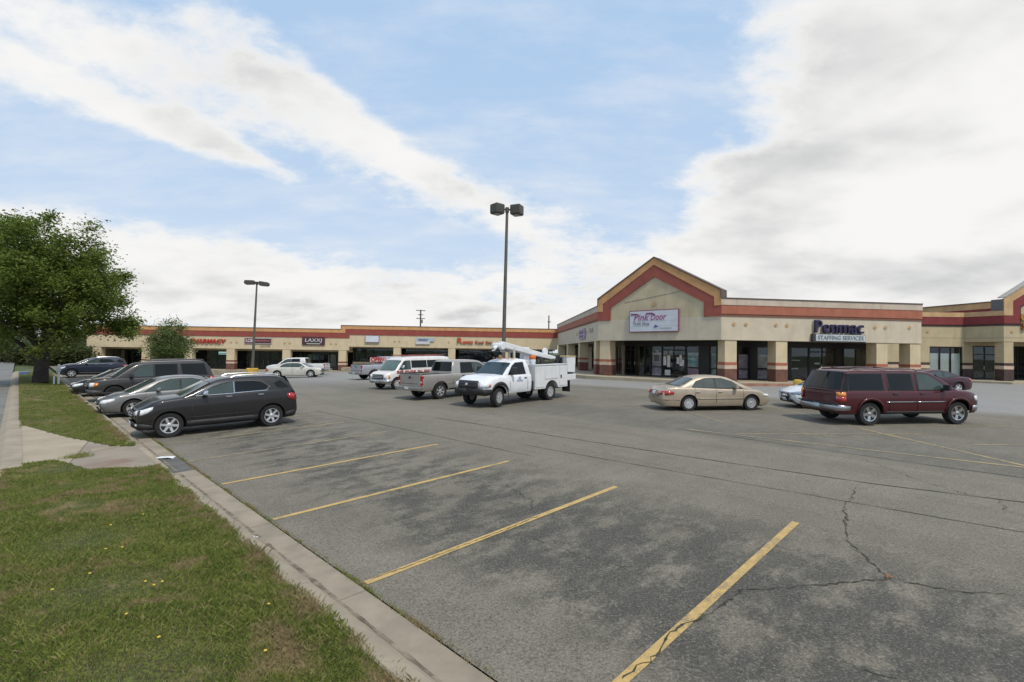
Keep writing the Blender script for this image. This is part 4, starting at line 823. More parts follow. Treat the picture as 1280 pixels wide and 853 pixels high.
# ------------------------------------------------------------------ vehicles: x forward, y left, origin on the ground between the axles
def chaikin(P, k=2):
    for _ in range(k):
        Q = [P[0]]
        for a, b in zip(P, P[1:]): Q += [(a[0] * .75 + b[0] * .25, a[1] * .75 + b[1] * .25), (a[0] * .25 + b[0] * .75, a[1] * .25 + b[1] * .75)]
        P = Q + [P[-1]]
    return P
RIMC = {}
def wheel_meshes(r, tw, rr, style):
    key = (r, tw, rr, style)
    if key in RIMC: return RIMC[key]
    h = tw / 2
    ty = MB().lathe([(rr, -h), (r * .955, -h), (r * .99, -h + .025), (r, -h + .05), (r, h - .05), (r * .99, h - .025), (r * .955, h), (rr * 1.02, h - .008), (rr, h - .03), (rr, -h)][:-1], 28, 'Y')
    ty = ty.mesh('wheel', True, 50)
    rm = MB().lathe([(rr * 1.01, h - .035), (rr * 1.015, h - .008), (rr * .93, h - .012), (rr * .90, h - .05), (rr * .90, -h)], 26, 'Y')
    n = {'six': 6, 'five': 5, 'steel': 8, 'cover': 12}[style]
    for i in range(n):
        a = 2 * math.pi * i / n; c, s = math.cos(a), math.sin(a)
        w0, w1 = {'six': (.036, .032), 'five': (.045, .05), 'steel': (.045, .06), 'cover': (.022, .034)}[style]
        w0 *= rr / .23; w1 *= rr / .23
        P = [(.12 * rr, -w0), (.93 * rr, -w1), (.93 * rr, w1), (.12 * rr, w0)]
        yo, yi = (h - .028, h - .012)
        V = [(p * c - q * s, (yo if j in (0, 3) else yi), p * s + q * c) for j, (p, q) in enumerate(P)] + [(p * c - q * s, yi - .05, p * s + q * c) for p, q in P]
        rm.add(V, [(0, 1, 2, 3), (0, 1, 5, 4), (1, 2, 6, 5), (2, 3, 7, 6), (3, 0, 4, 7)])
    rm.lathe([(.26 * rr, h - .06), (.26 * rr, h - .018), (.2 * rr, h - .008), (0, h - .006)], 14, 'Y')
    rm = rm.mesh('rim', True, 35)
    ds = MB().lathe([(rr * .895, h - .075), (0, h - .075)], 20, 'Y').mesh('brake_disc')
    RIMC[key] = (ty, rm, ds); return RIMC[key]
DISC = plain('brake_dark', (.03, .03, .03), .7, .3)
def add_wheel(root, x, y, z, r, tw, rr, style, rimm, flip, steer=0.):
    ty, rm, ds = wheel_meshes(r, tw, rr, style)
    w_ = link_mesh('wheel', ty, RUBBER, root); w_.location = (x, y, z); w_.rotation_euler = (0, random.uniform(0, 2), (math.pi if flip else 0) + steer)
    o = bpy.data.objects.new('rim', rm); COL.objects.link(o); o.parent = w_
    if not rm.materials: rm.materials.append(rimm)
    if rm.materials[0] is not rimm: o.data = rm.copy(); o.data.materials.clear(); o.data.materials.append(rimm)
    link_mesh('brake_disc', ds, DISC, w_)
class Car:
    def __init__(s, name, label, cat, x, y, head, S, body, group='vehicles in the car park'):
        s.S = S; s.body = body; g = lambda p: float(gz(*p))
        h = R(head); f = (math.cos(h), math.sin(h)); l = (-f[1], f[0]); a = 1.4; b = .8
        zf, zr_ = g((x + f[0] * a, y + f[1] * a)), g((x - f[0] * a, y - f[1] * a)); zl, zg = g((x + l[0] * b, y + l[1] * b)), g((x - l[0] * b, y - l[1] * b))
        s.root = empty(name, (x, y, 0), 0, label, cat, group)
        F_ = Vector((f[0], f[1], (zf - zr_) / (2 * a))).normalized(); L_ = Vector((l[0], l[1], (zl - zg) / (2 * b))); U_ = F_.cross(L_).normalized(); L_ = U_.cross(F_)
        s.root.matrix_world = Matrix.Translation((x, y, (zf + zr_ + zl + zg) / 4 + .004)) @ Matrix((F_, L_, U_)).transposed().to_4x4()
        s.hW = S['W'] / 2; s.xF, s.xR = S['xF'], S['xR']; s.sh = sorted(S['sh']); s.zb = S.get('zb', .26); s.pr = S.get('pr', .75); s.pa = S.get('pa', .13); s.pra = S.get('pra', s.pa)
        s.nose = S.get('nose', [(.2, -.06), (.45, .02), (.65, .02), (1., -.12)]); s.tail = S.get('tail', [(.2, -.06), (.45, .03), (.65, .02), (1.1, -.06)]); s.bow = S.get('bow', .12); s.bowr = S.get('bowr', .08)
    def zs(s, x): return float(np.interp(x, [p[0] for p in s.sh], [p[1] for p in s.sh]))
    def hw(s, x):
        d = max(0, s.xF - x); e = max(0, x - s.xR)
        return s.hW * (1 - s.pa * max(0, 1 - d / s.pr) ** 2.2) * (1 - s.pra * max(0, 1 - e / s.pr) ** 2.2)
    def kz(s, x, z):
        f = (z - s.zb) / max(.05, s.zs(x) - s.zb); return float(np.interp(f, [0, .12, .32, .62, .86, .95, 1], s.S.get('kz', [.925, .965, .988, 1., .985, .968, .94])))
    def surf(s, x, z): return s.hw(x) * s.kz(x, z)
    def D(s, x, y, z):
        wf = min(1, max(0, 1 - (s.xF - x) / .55)); wr = min(1, max(0, 1 - (x - s.xR) / .5))
        if wf: x += wf * (float(np.interp(z, [q[0] for q in s.nose], [q[1] for q in s.nose])) - s.bow * (y / s.hW) ** 2)
        if wr: x -= wr * (float(np.interp(z, [q[0] for q in s.tail], [q[1] for q in s.tail])) - s.bowr * (y / s.hW) ** 2)
        return (x, y, z)
    def arch(s, x):
        z = -1; ra = s.S['r'] + s.S.get('gap', .065)
        for a in s.S['ax']:
            d = x - a
            if abs(d) < ra: z = max(z, s.S['r'] * .98 + math.sqrt(ra * ra - d * d))
        return z
    def make_body(s):
        S = s.S; bed = S.get('bed'); xs = set(np.linspace(s.xR, s.xF, 60)); ra = S['r'] + S.get('gap', .065)
        for a in S['ax']:
            xs |= set(a + ra * math.cos(t_) for t_ in np.linspace(0, math.pi, 19)); xs |= {a + ra + .004, a - ra - .004}
        if bed: xs |= {bed[0], bed[0] - .02, bed[1], bed[1] + .02}
        xs = sorted(x for x in xs if s.xR <= x <= s.xF); cr = S.get('crown', .05)
        def ringpts(x, sc=1., dx=0.):
            zs_ = s.zs(x); az_ = s.arch(x); h = s.hw(x); P = []
            for i, f in enumerate((0, .12, .32, .62, .86, .95, 1)):
                z = s.zb + f * (zs_ - s.zb); z = max(z, min(az_ + .0015 * i, zs_ - .03 + .003 * i)) if az_ > 0 else z
                P.append((h * s.kz(x, z), z))
            if bed and bed[1] <= x <= bed[0]: P += [(h * .90, zs_ + .004), (h * .885, zs_ - .01), (h * .87, bed[2]), (0, bed[2])]
            else: P += [(h * .90, zs_ + .30 * cr), (h * .80, zs_ + .62 * cr), (h * .45, zs_ + .93 * cr), (0, zs_ + cr)]
            zc = (s.zb + zs_) / 2 + .05
            if sc != 1: P = [(y * sc, zc + (z - zc) * sc) for y, z in P]
            full = P + [(-y, z) for y, z in P[-2::-1]]
            return [s.D(x + dx, y, z) for y, z in full]
        rows = []
        rows += [ringpts(s.xR, .90, -.05), ringpts(s.xR, .965, -.035)] if not S.get('flatrear') else []
        rows += [ringpts(x) for x in xs]
        rows += [ringpts(s.xF, .965, .035), ringpts(s.xF, .90, .05)]
        n = len(rows[0]); mb = MB(); V = [p for r_ in rows for p in r_]
        Fc = [(i * n + k, i * n + k + 1, (i + 1) * n + k + 1, (i + 1) * n + k) for i in range(len(rows) - 1) for k in range(n - 1)]
        Fc += [(len(rows) - 1) * n + k for k in range(0)]
        for b in (0, (len(rows) - 1) * n):
            for k in range(n // 2): Fc.append((b + k, b + k + 1, b + n - 2 - k, b + n - 1 - k) if k + 1 < n - 2 - k else (b + k, b + k + 1, b + n - 1 - k))
        mb.add(V, Fc); s.bo = mb.build('body', s.body, s.root, smooth=True, angle=38)
        ub = MB(); z1 = max(.5, s.S['r'] * 2 + .02); uw = s.hW - S['tw'] - .05
        ub.box(s.xR + .25, s.xF - .25, -uw, uw, s.zb - .04, z1); ub.build('underbody', plain('underbody_black', (.008, .008, .008), .9), s.root)
        return s
    def cabin(s, roofm=None):
        S = s.S; ro = S['roof']; cw, rw, zb0 = S['cw'], S['rw'], S['belt']; zt = max(p[1] for p in ro)
        s.wz = lambda z: cw + (rw - cw) * max(0, (z - zb0)) / (zt - zb0) if z >= zb0 else cw
        P = chaikin(ro, 2); rows = []
        for i, (x, z) in enumerate(P):
            a, b = P[max(0, i - 1)], P[min(len(P) - 1, i + 1)]; d = Vector((b[0] - a[0], b[1] - a[1])).normalized(); nx, nz = d.y, -d.x
            if nz < 0: nx, nz = -nx, -nz
            if abs(nz) < .02: nx = 1 if i < len(P) / 2 else -1
            zb_ = min(s.zs(max(s.xR, min(s.xF, x))) - .06, z - .005); wt_ = s.wz(z); hh = max(0, z - zb_)
            e = min(.09, hh * .5)
            R_ = [(cw - .0, zb_, 0), (s.wz(zb_ + (z - e - zb_) * .5), zb_ + (z - e - zb_) * .5, 0), (s.wz(z - e), z - e, 0), (wt_ * .985, z - e * .42, .0), (wt_ * .94, z - e * .10, .12), (wt_ * .75, z, .45), (wt_ * .4, z, .85), (0, z, 1.)]
            row = []
            for y, zz, k in R_: row.append((x + nx * .085 * k, y, zz + nz * .03 * k))
            rows.append(row + [(q[0], -q[1], q[2]) for q in row[-2::-1]])
        n = len(rows[0]); mb = MB()
        mb.add([p for r_ in rows for p in r_], [(i * n + k, i * n + k + 1, (i + 1) * n + k + 1, (i + 1) * n + k) for i in range(len(rows) - 1) for k in range(n - 1)] + [tuple(range(n)), tuple(range((len(rows) - 1) * n, len(rows) * n))])
        s.co = mb.build('cabin', roofm or s.body, s.root, smooth=True, angle=42); return s
    def screen(s, i, name, m, a=.08, b=.93, inset=.07, nm2=None):
        """glass on segment i of the roof line: windscreen or rear window"""
        p, q = s.S['roof'][i], s.S['roof'][i + 1]; d = Vector((q[0] - p[0], q[1] - p[1])); L = d.length; d.normalize(); nx, nz = d.y, -d.x
        if nz < 0: nx, nz = -nx, -nz
        if abs(nz) < .02: nx = 1 if i == 0 else -1
        for (ins, a_, b_, off_, mm, nn) in ((inset - .03, a - .03, b + .03, .006, BLACKP, 'window_seal'), (inset, a, b, .016, m, name)):
            V = []; N_ = 9
            for j in range(4):
                t_ = a_ + (b_ - a_) * j / 3; x, z = p[0] + d.x * L * t_, p[1] + d.y * L * t_; w_ = s.wz(z) - ins
                for k in range(N_):
                    y = w_ * (2 * k / (N_ - 1) - 1); f = abs(y) / s.wz(z); kk = float(np.interp(f, [0, .4, .75, .94, .985, 1], [1, .85, .45, .12, 0, 0])); dn = float(np.interp(f, [0, .75, .94, 1], [0, 0, .012, .03]))
                    V.append((x + nx * (.085 * kk + off_ - dn), y, z + nz * (.03 * kk + off_ - dn)))
            mb = MB().add(V, [(j * N_ + k, j * N_ + k + 1, (j + 1) * N_ + k + 1, (j + 1) * N_ + k) for j in range(3) for k in range(N_ - 1)])
            mb.build(nn, mm, s.root, smooth=True)
        return s
    def window(s, poly, m, trim=None, tr=.017, sides=(1, -1)):
        cx = sum(p[0] for p in poly) / len(poly); cz = sum(p[1] for p in poly) / len(poly)
        for sd_ in sides:
            def P_(x, z, o): return (x, sd_ * (s.wz(z) + o), z)
            sl = [(cx + (x - cx) * (1 + .05 / max(.15, abs(x - cx))), cz + (z - cz) * (1 + .028 / max(.1, abs(z - cz)))) for x, z in poly]
            n = len(poly)
            def slab(pl, o): return MB().add([P_(x, z, o) for x, z in pl] + [P_(x, z, -.02) for x, z in pl], [tuple(range(n))] + [(i, (i + 1) % n, n + (i + 1) % n, n + i) for i in range(n)])
            slab(sl, .005).build('window_seal', BLACKP, s.root); slab(poly, .011).build('side_window', m, s.root)
            if trim: MB().tube([P_(x, z, .016) for x, z in sl] + [P_(*sl[0], .016)], tr, 5, False).build('window_trim', trim, s.root, smooth=True)
        return s
    def side(s, poly, name, m, off_=.007, sides=(1, -1)):
        """a patch lying on the body side"""
        for sd_ in sides:
            V = [s.D(x, sd_ * (s.surf(x, z) + off_), z) for x, z in poly]; I = [s.D(x, sd_ * (s.surf(x, z) - .02), z) for x, z in poly]; n = len(poly)
            MB().add(V + I, [tuple(range(n))] + [(i, (i + 1) % n, n + (i + 1) % n, n + i) for i in range(n)]).build(name, m, s.root)
        return s
    def sidestrip(s, x0, x1, z0, z1, name, m, off_=.008, n=10, sides=(1, -1), zf=None):
        for sd_ in sides:
            V = []
            for i in range(n + 1):
                x = x0 + (x1 - x0) * i / n
                for z in (z0, (z0 + z1) / 2, z1):
                    zz = z + (zf(x) if zf else 0); V.append(s.D(x, sd_ * (s.surf(x, zz) + off_), zz))
            mb = MB().add(V, [(i * 3 + k, i * 3 + k + 1, i * 3 + k + 4, i * 3 + k + 3) for i in range(n) for k in range(2)]); o = mb.build(name, m, s.root, smooth=True)
            so = o.modifiers.new('solid', 'SOLIDIFY'); so.thickness = .02; so.offset = 0
        return s
    def seams(s, xs, z0=None, top=0.):
        for x in xs: s.sidestrip(x - .006, x + .006, (z0 or s.zb + .12), s.zs(x) - .02, 'door_seam', BLACKP, .0035, 1)
        return s
    def wrap(s, pts, name, m, off_=.012, both=True):
        """strip round a corner; pts: (kind, v, z0, z1) with kind f/r (v = y on the face) or s (v = x on the side)"""
        for sd_ in ((1, -1) if both else (1,)):
            V = []
            for k, v, z0, z1 in pts:
                for z in (z0, (z0 + z1) / 2, z1):
                    if k == 'f': q = s.D(s.xF + .05 + off_, v * sd_, z)
                    elif k == 'r': q = s.D(s.xR - .05 - off_, v * sd_, z)
                    else: q = s.D(v, sd_ * (s.surf(v, z) + off_), z)
                    V.append(q)
            mb = MB().add(V, [(i * 3 + k, i * 3 + k + 1, i * 3 + k + 4, i * 3 + k + 3) for i in range(len(pts) - 1) for k in range(2)]); o = mb.build(name, m, s.root, smooth=True, angle=50)
            so = o.modifiers.new('solid', 'SOLIDIFY'); so.thickness = .03; so.offset = 0
        return s
    def face(s, y0, y1, z0, z1, name, m, end='f', off_=.02, th=.04, n=8, bars=0, barm=None):
        V = []
        for i in range(n + 1):
            y = y0 + (y1 - y0) * i / n
            for z in np.linspace(z0, z1, 4): V.append(s.D((s.xF + .05 + off_) if end == 'f' else (s.xR - .05 - off_), y, float(z)))
        o = MB().add(V, [(i * 4 + k, i * 4 + k + 1, i * 4 + k + 5, i * 4 + k + 4) for i in range(n) for k in range(3)]).build(name, m, s.root, smooth=True)
        so = o.modifiers.new('solid', 'SOLIDIFY'); so.thickness = th; so.offset = 0
        for b in range(bars):
            z = z0 + (z1 - z0) * (b + 1) / (bars + 1); s.tubeface(y0, y1, z, .018, 'grille_bar', barm or CHROME, end, off_ + th / 2, o)
        return s
    def tubeface(s, y0, y1, z, r_, name, m, end='f', off_=.03, par=None):
        P = [s.D((s.xF + .05 + off_) if end == 'f' else (s.xR - .05 - off_), y0 + (y1 - y0) * i / 8, z) for i in range(9)]
        MB().tube(P, r_, 6).build(name, m, par or s.root, smooth=True); return s
    def handle(s, xs, z, m):
        for sd_ in (1, -1):
            for x in xs:
                y = s.surf(x, z); o = MB().box(x - .09, x + .09, min(sd_ * (y - .01), sd_ * (y + .035)), max(sd_ * (y - .01), sd_ * (y + .035)), z - .02, z + .02).build('door_handle', m, s.root, bevel=.01)
        return s
    def mirror(s, x, z, m, w_=.2, h=.15, d=.16):
        for sd_ in (1, -1):
            y = s.S['cw'] + .02
            o = MB().add([(x - d / 2, sd_ * (y + .02), z), (x + d / 2, sd_ * (y + .04), z + .02), (x + d / 2 * .7, sd_ * (y + w_), z + .02), (x - d / 2, sd_ * (y + w_ + .02), z), (x - d / 2, sd_ * (y + .02), z + h), (x + d / 4, sd_ * (y + .05), z + h - .03), (x + d / 4, sd_ * (y + w_ - .02), z + h - .03), (x - d / 2, sd_ * (y + w_ + .02), z + h)],
                         [(0, 1, 2, 3), (4, 5, 6, 7), (0, 1, 5, 4), (1, 2, 6, 5), (2, 3, 7, 6), (3, 0, 4, 7)]).build('wing_mirror', m, s.root, bevel=.025)
            MB().box(x - .03, x + .03, min(sd_ * (y - .05), sd_ * (y + .06)), max(sd_ * (y - .05), sd_ * (y + .06)), z - .01, z + .05).build('mirror_arm', BLACKP, s.root)
        return s
    def wheels(s, style='six', rimm=ALU, rr=None, steer=0.):
        S = s.S; rr = rr or S['r'] * .64; y = s.hW - S['tw'] / 2 - S.get('winset', .035)
        for i, x in enumerate(S['ax']):
            for sd_ in (1, -1): add_wheel(s.root, x, sd_ * y, S['r'], S['r'], S['tw'], rr, style, rimm, sd_ < 0, steer if i == 0 else 0)
        return s
    def plate(s, z, end='r', y=0., m=PLATE): return s.face(y - .155, y + .155, z - .075, z + .075, 'licence_plate', m, end, .045, .012, 2)
    def rails(s, x0, x1, y, z, m, r_=.022):
        for sd_ in (1, -1): MB().tube([(x0, sd_ * y, z - .06), (x0 - .12, sd_ * y, z), ((x0 + x1) / 2, sd_ * y, z + .015), (x1 + .12, sd_ * y, z), (x1, sd_ * y, z - .06)], r_, 6).build('roof_rail', m, s.root, smooth=True)
        return s

# ---- body shapes
EQ = dict(W=1.84, xF=2.20, xR=-2.24, ax=(1.43, -1.43), r=.365, tw=.235, zb=.27, belt=1.17, cw=.865, rw=.70, crown=.055,
          sh=[(-2.24, 1.10), (-2.08, 1.22), (-1.4, 1.235), (0, 1.185), (.8, 1.16), (1.1, 1.15), (1.6, 1.10), (1.95, 1.02), (2.13, .935), (2.20, .88)],
          roof=[(1.14, 1.14), (.30, 1.58), (-.10, 1.68), (-1.2, 1.695), (-1.92, 1.645), (-2.19, 1.12)], nose=[(.2, -.12), (.35, .0), (.58, .03), (.82, .0), (1.0, -.1)], tail=[(.25, -.05), (.5, .05), (.7, .04), (1.1, .0)], pra=.07)
def crossover(name, label, x, y, head, col, rimst='six', trim=CHROME, S=EQ, rimm=ALU):
    c = Car(name, label, 'car', x, y, head, S, col).make_body().cabin()
    c.screen(0, 'windscreen', GLASSL, .06, .93).screen(4, 'rear_window', GLASSC, .1, .78)
    c.window([(.72, 1.21), (.26, 1.44), (.02, 1.52), (-.26, 1.55), (-.26, 1.225)], GLASSL, trim)
    c.window([(-.34, 1.23), (-.34, 1.55), (-.85, 1.545), (-1.10, 1.50), (-1.32, 1.37), (-1.24, 1.255)], GLASSC, trim)
    c.window([(-1.60, 1.31), (-1.52, 1.45), (-1.70, 1.54), (-1.88, 1.42), (-2.02, 1.28), (-1.76, 1.275)], GLASSC)
    c.seams([.86, -.30, -1.2]).handle([-.14, -1.08], 1.11, trim or col).mirror(.54, 1.20, trim or col)
    c.sidestrip(-1.0, 1.0, .28, .45, 'sill_cladding', BLACKP, .012).sidestrip(-.95, .95, .545, .56, 'door_crease', BLACKP, .002, 8)
    c.wrap([('f', 0, .26, .47), ('f', .5, .26, .47), ('f', .74, .27, .47), ('s', 2.15, .28, .46), ('s', 1.98, .29, .42), ('s', 1.88, .29, .40)], 'lower_bumper', BLACKP, .006)
    c.wrap([('r', 0, .28, .52), ('r', .7, .28, .52), ('s', -2.18, .28, .50), ('s', -1.88, .29, .44)], 'rear_bumper_lower', BLACKP, .006)
    c.wrap([('f', .46, .70, .79), ('f', .66, .70, .84), ('s', 2.17, .71, .87), ('s', 2.02, .77, .92), ('s', 1.90, .85, .945)], 'headlight', LAMPW, .012)
    c.wrap([('f', .60, .40, .455), ('f', .74, .40, .455)], 'fog_lamp', LAMPW, .016)
    c.face(-.45, .45, .62, .82, 'grille', BLACKP, bars=2, barm=trim or BLACKP).face(-.42, .42, .33, .50, 'lower_grille', BLACKP)
    c.wrap([('r', .56, .86, 1.08), ('r', .72, .84, 1.09), ('s', -2.20, .83, 1.10), ('s', -1.95, .92, 1.08)], 'tail_light', LAMPR, .014)
    c.plate(.72).plate(.42, 'f')
    if trim: c.rails(-.25, -1.7, .62, 1.745, ALU)
    c.wheels(rimst, rimm); return c
def sedan(S, name, label, x, y, head, col, wins, seams, handles, rimst, lamps, trim=None, rimm=ALU, gl=GLASSL, dh=None, mir=(.62, .94), scr=(0, 4), grille=(-.4, .4, .50, .63), plates=True, lowdark=False, cat='car'):
    c = Car(name, label, cat, x, y, head, S, col).make_body().cabin()
    c.screen(scr[0], 'windscreen', gl, .06, .94).screen(scr[1], 'rear_window', gl, .06, .90)
    for w_ in wins: c.window(w_, gl, trim)
    c.seams(seams).handle(handles, dh or .78, col).mirror(mir[0], mir[1], col)
    for k, (nm, m, pts) in enumerate(lamps): c.wrap(pts, nm, m, .013)
    if grille: c.face(*grille, 'grille', BLACKP, bars=1, barm=CHROME).face(-.5, .5, .26, .36, 'air_intake', BLACKP)
    c.sidestrip(-.95, .95, S['zb'] + .005, S['zb'] + .05, 'sill_shadow_gap', BLACKP, .004) if lowdark else None
    if plates: c.plate(.72, 'r')
    c.wheels(rimst, rimm); return c

BLK = paint('charcoal', (.015, .014, .014), .1); e = EQ
x_, y_ = xy(1.86, 18.33); crossover('crossover', 'charcoal crossover with chrome window trim nearest the kerb', x_, y_, 222.5, BLK)
x_, y_ = xy(1.75, 55.6); crossover('crossover', 'dark blue crossover far left beside the big tree', x_, y_, 225.3, paint('navy', (.022, .030, .052), .3), S=dict(EQ))
# silver and black saloons in the kerb row
SD = dict(W=1.82, xF=2.33, xR=-2.45, ax=(1.38, -1.38), r=.33, tw=.215, zb=.22, belt=.90, cw=.84, rw=.60, crown=.045,
          sh=[(-2.45, .88), (-2.3, .98), (-1.7, 1.0), (0, .94), (.9, .92), (1.3, .90), (1.8, .84), (2.15, .74), (2.33, .64)],
          roof=[(1.55, .90), (.62, 1.37), (.15, 1.47), (-.55, 1.47), (-1.0, 1.40), (-1.85, 1.0)], nose=[(.2, -.1), (.4, .02), (.55, .02), (.75, -.1)])
WS = [[(1.02, .955), (.52, 1.25), (.20, 1.36), (-.12, 1.37), (-.12, .965)], [(-.2, .97), (-.2, 1.37), (-.62, 1.36), (-.98, 1.25), (-1.28, 1.03), (-1.2, .98)]]
def lamps_sd(hz=.56, tz=.72):
    return [('headlight', LAMPW, [('f', .50, hz, hz + .09), ('f', .70, hz, hz + .13), ('s', 2.30, hz, hz + .15), ('s', 2.02, hz + .08, hz + .18)]), ('tail_light', LAMPR, [('r', .45, tz, tz + .16), ('r', .70, tz - .02, tz + .17), ('s', -2.40, tz - .02, tz + .17), ('s', -2.12, tz + .06, tz + .16)]),
            ('bumper_line', BLACKP, [('f', 0, .21, .25), ('f', .7, .21, .25), ('s', 2.25, .21, .25), ('s', 1.85, .22, .24)])]
x_, y_ = xy(1.72, 24.35); sedan(SD, 'sedan', 'silver grey sedan parked between the charcoal crossover and the tall SUV', x_, y_, 224, paint('silvergrey', (.20, .20, .195), .5), WS, [1.0, -.16, -1.15], [-.02, -1.02], 'five', lamps_sd())
x_, y_ = xy(1.55, 35.0); sedan(SD, 'sedan', 'black sedan half hidden behind the tall charcoal SUV', x_, y_, 225.3, paint('black', (.018, .018, .020), .2), WS, [1.0, -.16, -1.15], [-.02, -1.02], 'five', lamps_sd())
# tall SUVs
EX = dict(W=1.98, xF=2.40, xR=-2.72, ax=(1.51, -1.51), r=.385, tw=.25, zb=.36, belt=1.14, cw=.925, rw=.76, crown=.05, pa=.10, pra=.06, gap=.075,
          sh=[(-2.72, 1.10), (-2.6, 1.14), (0, 1.13), (1.1, 1.12), (1.4, 1.13), (2.1, 1.08), (2.33, 1.03), (2.40, .98)],
          roof=[(1.55, 1.12), (.78, 1.74), (.35, 1.88), (-1.9, 1.90), (-2.45, 1.84), (-2.70, 1.12)], nose=[(.3, -.03), (.6, .03), (.8, .03), (1.1, -.06)], tail=[(.4, .02), (.7, .05), (.9, 0), (1.2, 0)], bow=.10, bowr=.05)
c = Car('suv', 'tall charcoal SUV parked third in the kerb row', 'SUV', *xy(2.0, 31.25), 225, EX, paint('graphite', (.045, .042, .040), .25)).make_body().cabin()
c.screen(0, 'windscreen', GLASSL).screen(4, 'rear_window', GLASSC, .1, .8)
c.window([(1.02, 1.17), (.62, 1.56), (.40, 1.72), (-.02, 1.76), (-.02, 1.18)], GLASSL).window([(-.11, 1.18), (-.11, 1.76), (-1.05, 1.76), (-1.05, 1.18)], GLASSC).window([(-1.30, 1.18), (-1.22, 1.76), (-2.28, 1.75), (-2.42, 1.18)], GLASSC)
c.seams([1.0, -.07, -1.18]).handle([.08, -1.0], 1.05, c.body).mirror(.88, 1.16, BLACKP, .24, .2)
c.sidestrip(-2.6, 2.3, .37, .47, 'lower_cladding', BLACKP, .006, 30); c.wrap([('f', 0, .40, .62), ('f', .8, .40, .62), ('s', 2.35, .40, .60), ('s', 2.02, .42, .56)], 'front_bumper', plain('grey_bumper', (.07, .068, .066), .5), .02)
c.face(-.55, .55, .70, .96, 'grille', BLACKP, bars=2); c.wrap([('f', .60, .76, .95), ('f', .84, .76, .95), ('s', 2.33, .76, .95)], 'headlight', LAMPW, .014); c.wrap([('s', 2.32, .77, .95), ('s', 2.16, .79, .94)], 'corner_lamp', AMBER, .014)
c.wrap([('r', .74, .80, 1.08), ('r', .90, .80, 1.08), ('s', -2.68, .80, 1.08), ('s', -2.56, .82, 1.07)], 'tail_light', LAMPR, .012); c.side([(-2.70, .95), (-2.58, .95), (-2.6, 1.12), (-2.70, 1.1)], 'tail_light', LAMPR, .01); c.plate(.8).rails(.1, -2.3, .72, 1.97, plain('rail_grey', (.12, .12, .12), .5)).wheels('six', plain('dark_alloy', (.05, .05, .05), .4, .8))
SB = dict(W=2.0, xF=2.50, xR=-2.72, ax=(1.65, -1.65), r=.39, tw=.25, zb=.38, belt=1.17, cw=.94, rw=.775, crown=.05, pa=.09, pra=.05, gap=.085,
          sh=[(-2.72, 1.14), (-2.62, 1.17), (0, 1.16), (1.2, 1.15), (1.55, 1.16), (2.2, 1.11), (2.45, 1.06), (2.53, 1.02)],
          roof=[(1.72, 1.15), (.95, 1.73), (.55, 1.83), (-2.05, 1.84), (-2.42, 1.80), (-2.70, 1.16)], nose=[(.3, -.05), (.6, .03), (.8, .02), (1.1, -.05)], tail=[(.4, .0), (.6, .06), (.8, .01), (1.2, 0)], bow=.08, bowr=.06)
MRN = paint('maroon', (.066, .007, .011), .2)
c = Car('suv', 'long maroon SUV in the right foreground', 'SUV', 13.66, 17.64, 6.0, SB, MRN).make_body().cabin()
c.screen(0, 'windscreen', GLASSL).screen(4, 'rear_window', GLASSC, .04, .92, .05)
c.window([(1.30, 1.20), (.86, 1.57), (.62, 1.70), (.20, 1.73), (.20, 1.20)], GLASSL).window([(-.02, 1.20), (-.02, 1.73), (-.88, 1.73), (-.88, 1.20)], GLASSC).window([(-1.12, 1.20), (-1.12, 1.73), (-2.32, 1.73), (-2.40, 1.20)], GLASSC); c.window([(-2.45, 1.18), (-2.34, 1.70), (-2.40, 1.73), (-2.58, 1.40), (-2.64, 1.18)], GLASSC)
c.seams([1.22, .09, -.95]).handle([.28, -.72], 1.06, BLACKP).mirror(1.12, 1.18, BLACKP, .24, .2)
c.sidestrip(-1.08, .02, .78, .805, 'chrome_strip', CHROME, .016, 8).sidestrip(.06, 1.14, .78, .805, 'chrome_strip', CHROME, .016, 8).sidestrip(-1.1, 1.1, .385, .47, 'sill', BLACKP, .006)
for a in (1.65, -1.65): c.sidestrip(a - .50, a + .50, .0, .075, 'arch_flare', MRN, .03, 16, zf=lambda q, a=a: .39 + math.sqrt(max(.0, .50 ** 2 - (q - a) ** 2)) * .96 + .0)
c.wrap([('r', 0, .50, .70), ('r', .6, .50, .70), ('r', .86, .50, .70), ('s', -2.70, .50, .69), ('s', -2.42, .52, .66)], 'rear_bumper', plain('bumper_steel', (.40, .41, .43), .32, .8), .035); c.face(-.95, .95, .70, .74, 'step_pad', BLACKP, 'r', .06, .05)
c.wrap([('f', 0, .46, .68), ('f', .8, .46, .68), ('s', 2.45, .46, .67), ('s', 2.2, .48, .64)], 'front_bumper', MATS['bumper_steel'], .03); c.face(-.6, .6, .74, .98, 'grille', BLACKP, bars=1); c.wrap([('f', .62, .80, .98), ('f', .85, .80, .98), ('s', 2.45, .80, .98), ('s', 2.34, .82, .97)], 'headlight', LAMPW, .014)
c.wrap([('r', .80, .80, .98), ('r', .90, .80, .98), ('s', -2.70, .80, .98), ('s', -2.58, .80, .98)], 'tail_light', LAMPR, .014); c.wrap([('r', .80, .985, 1.13), ('r', .90, .985, 1.13), ('s', -2.70, .985, 1.13), ('s', -2.58, .985, 1.13)], 'turn_signal', AMBER, .014)
c.plate(.62, 'r', -.0, plain('pale_plate', (.45, .58, .62), .4)).rails(.35, -2.2, .70, 1.885, plain('rail_silver', (.22, .16, .165), .5, .3)); c.tubeface(-.75, .75, 1.06, .02, 'badge_strip', MRN, 'r', .01)
for q in (.0, -.8, -1.7): MB().box(q - .03, q + .03, -.70, .70, 1.875, 1.905).build('roof_crossbar', BLACKP, c.root)
c.wheels('five', CHROME, .245)
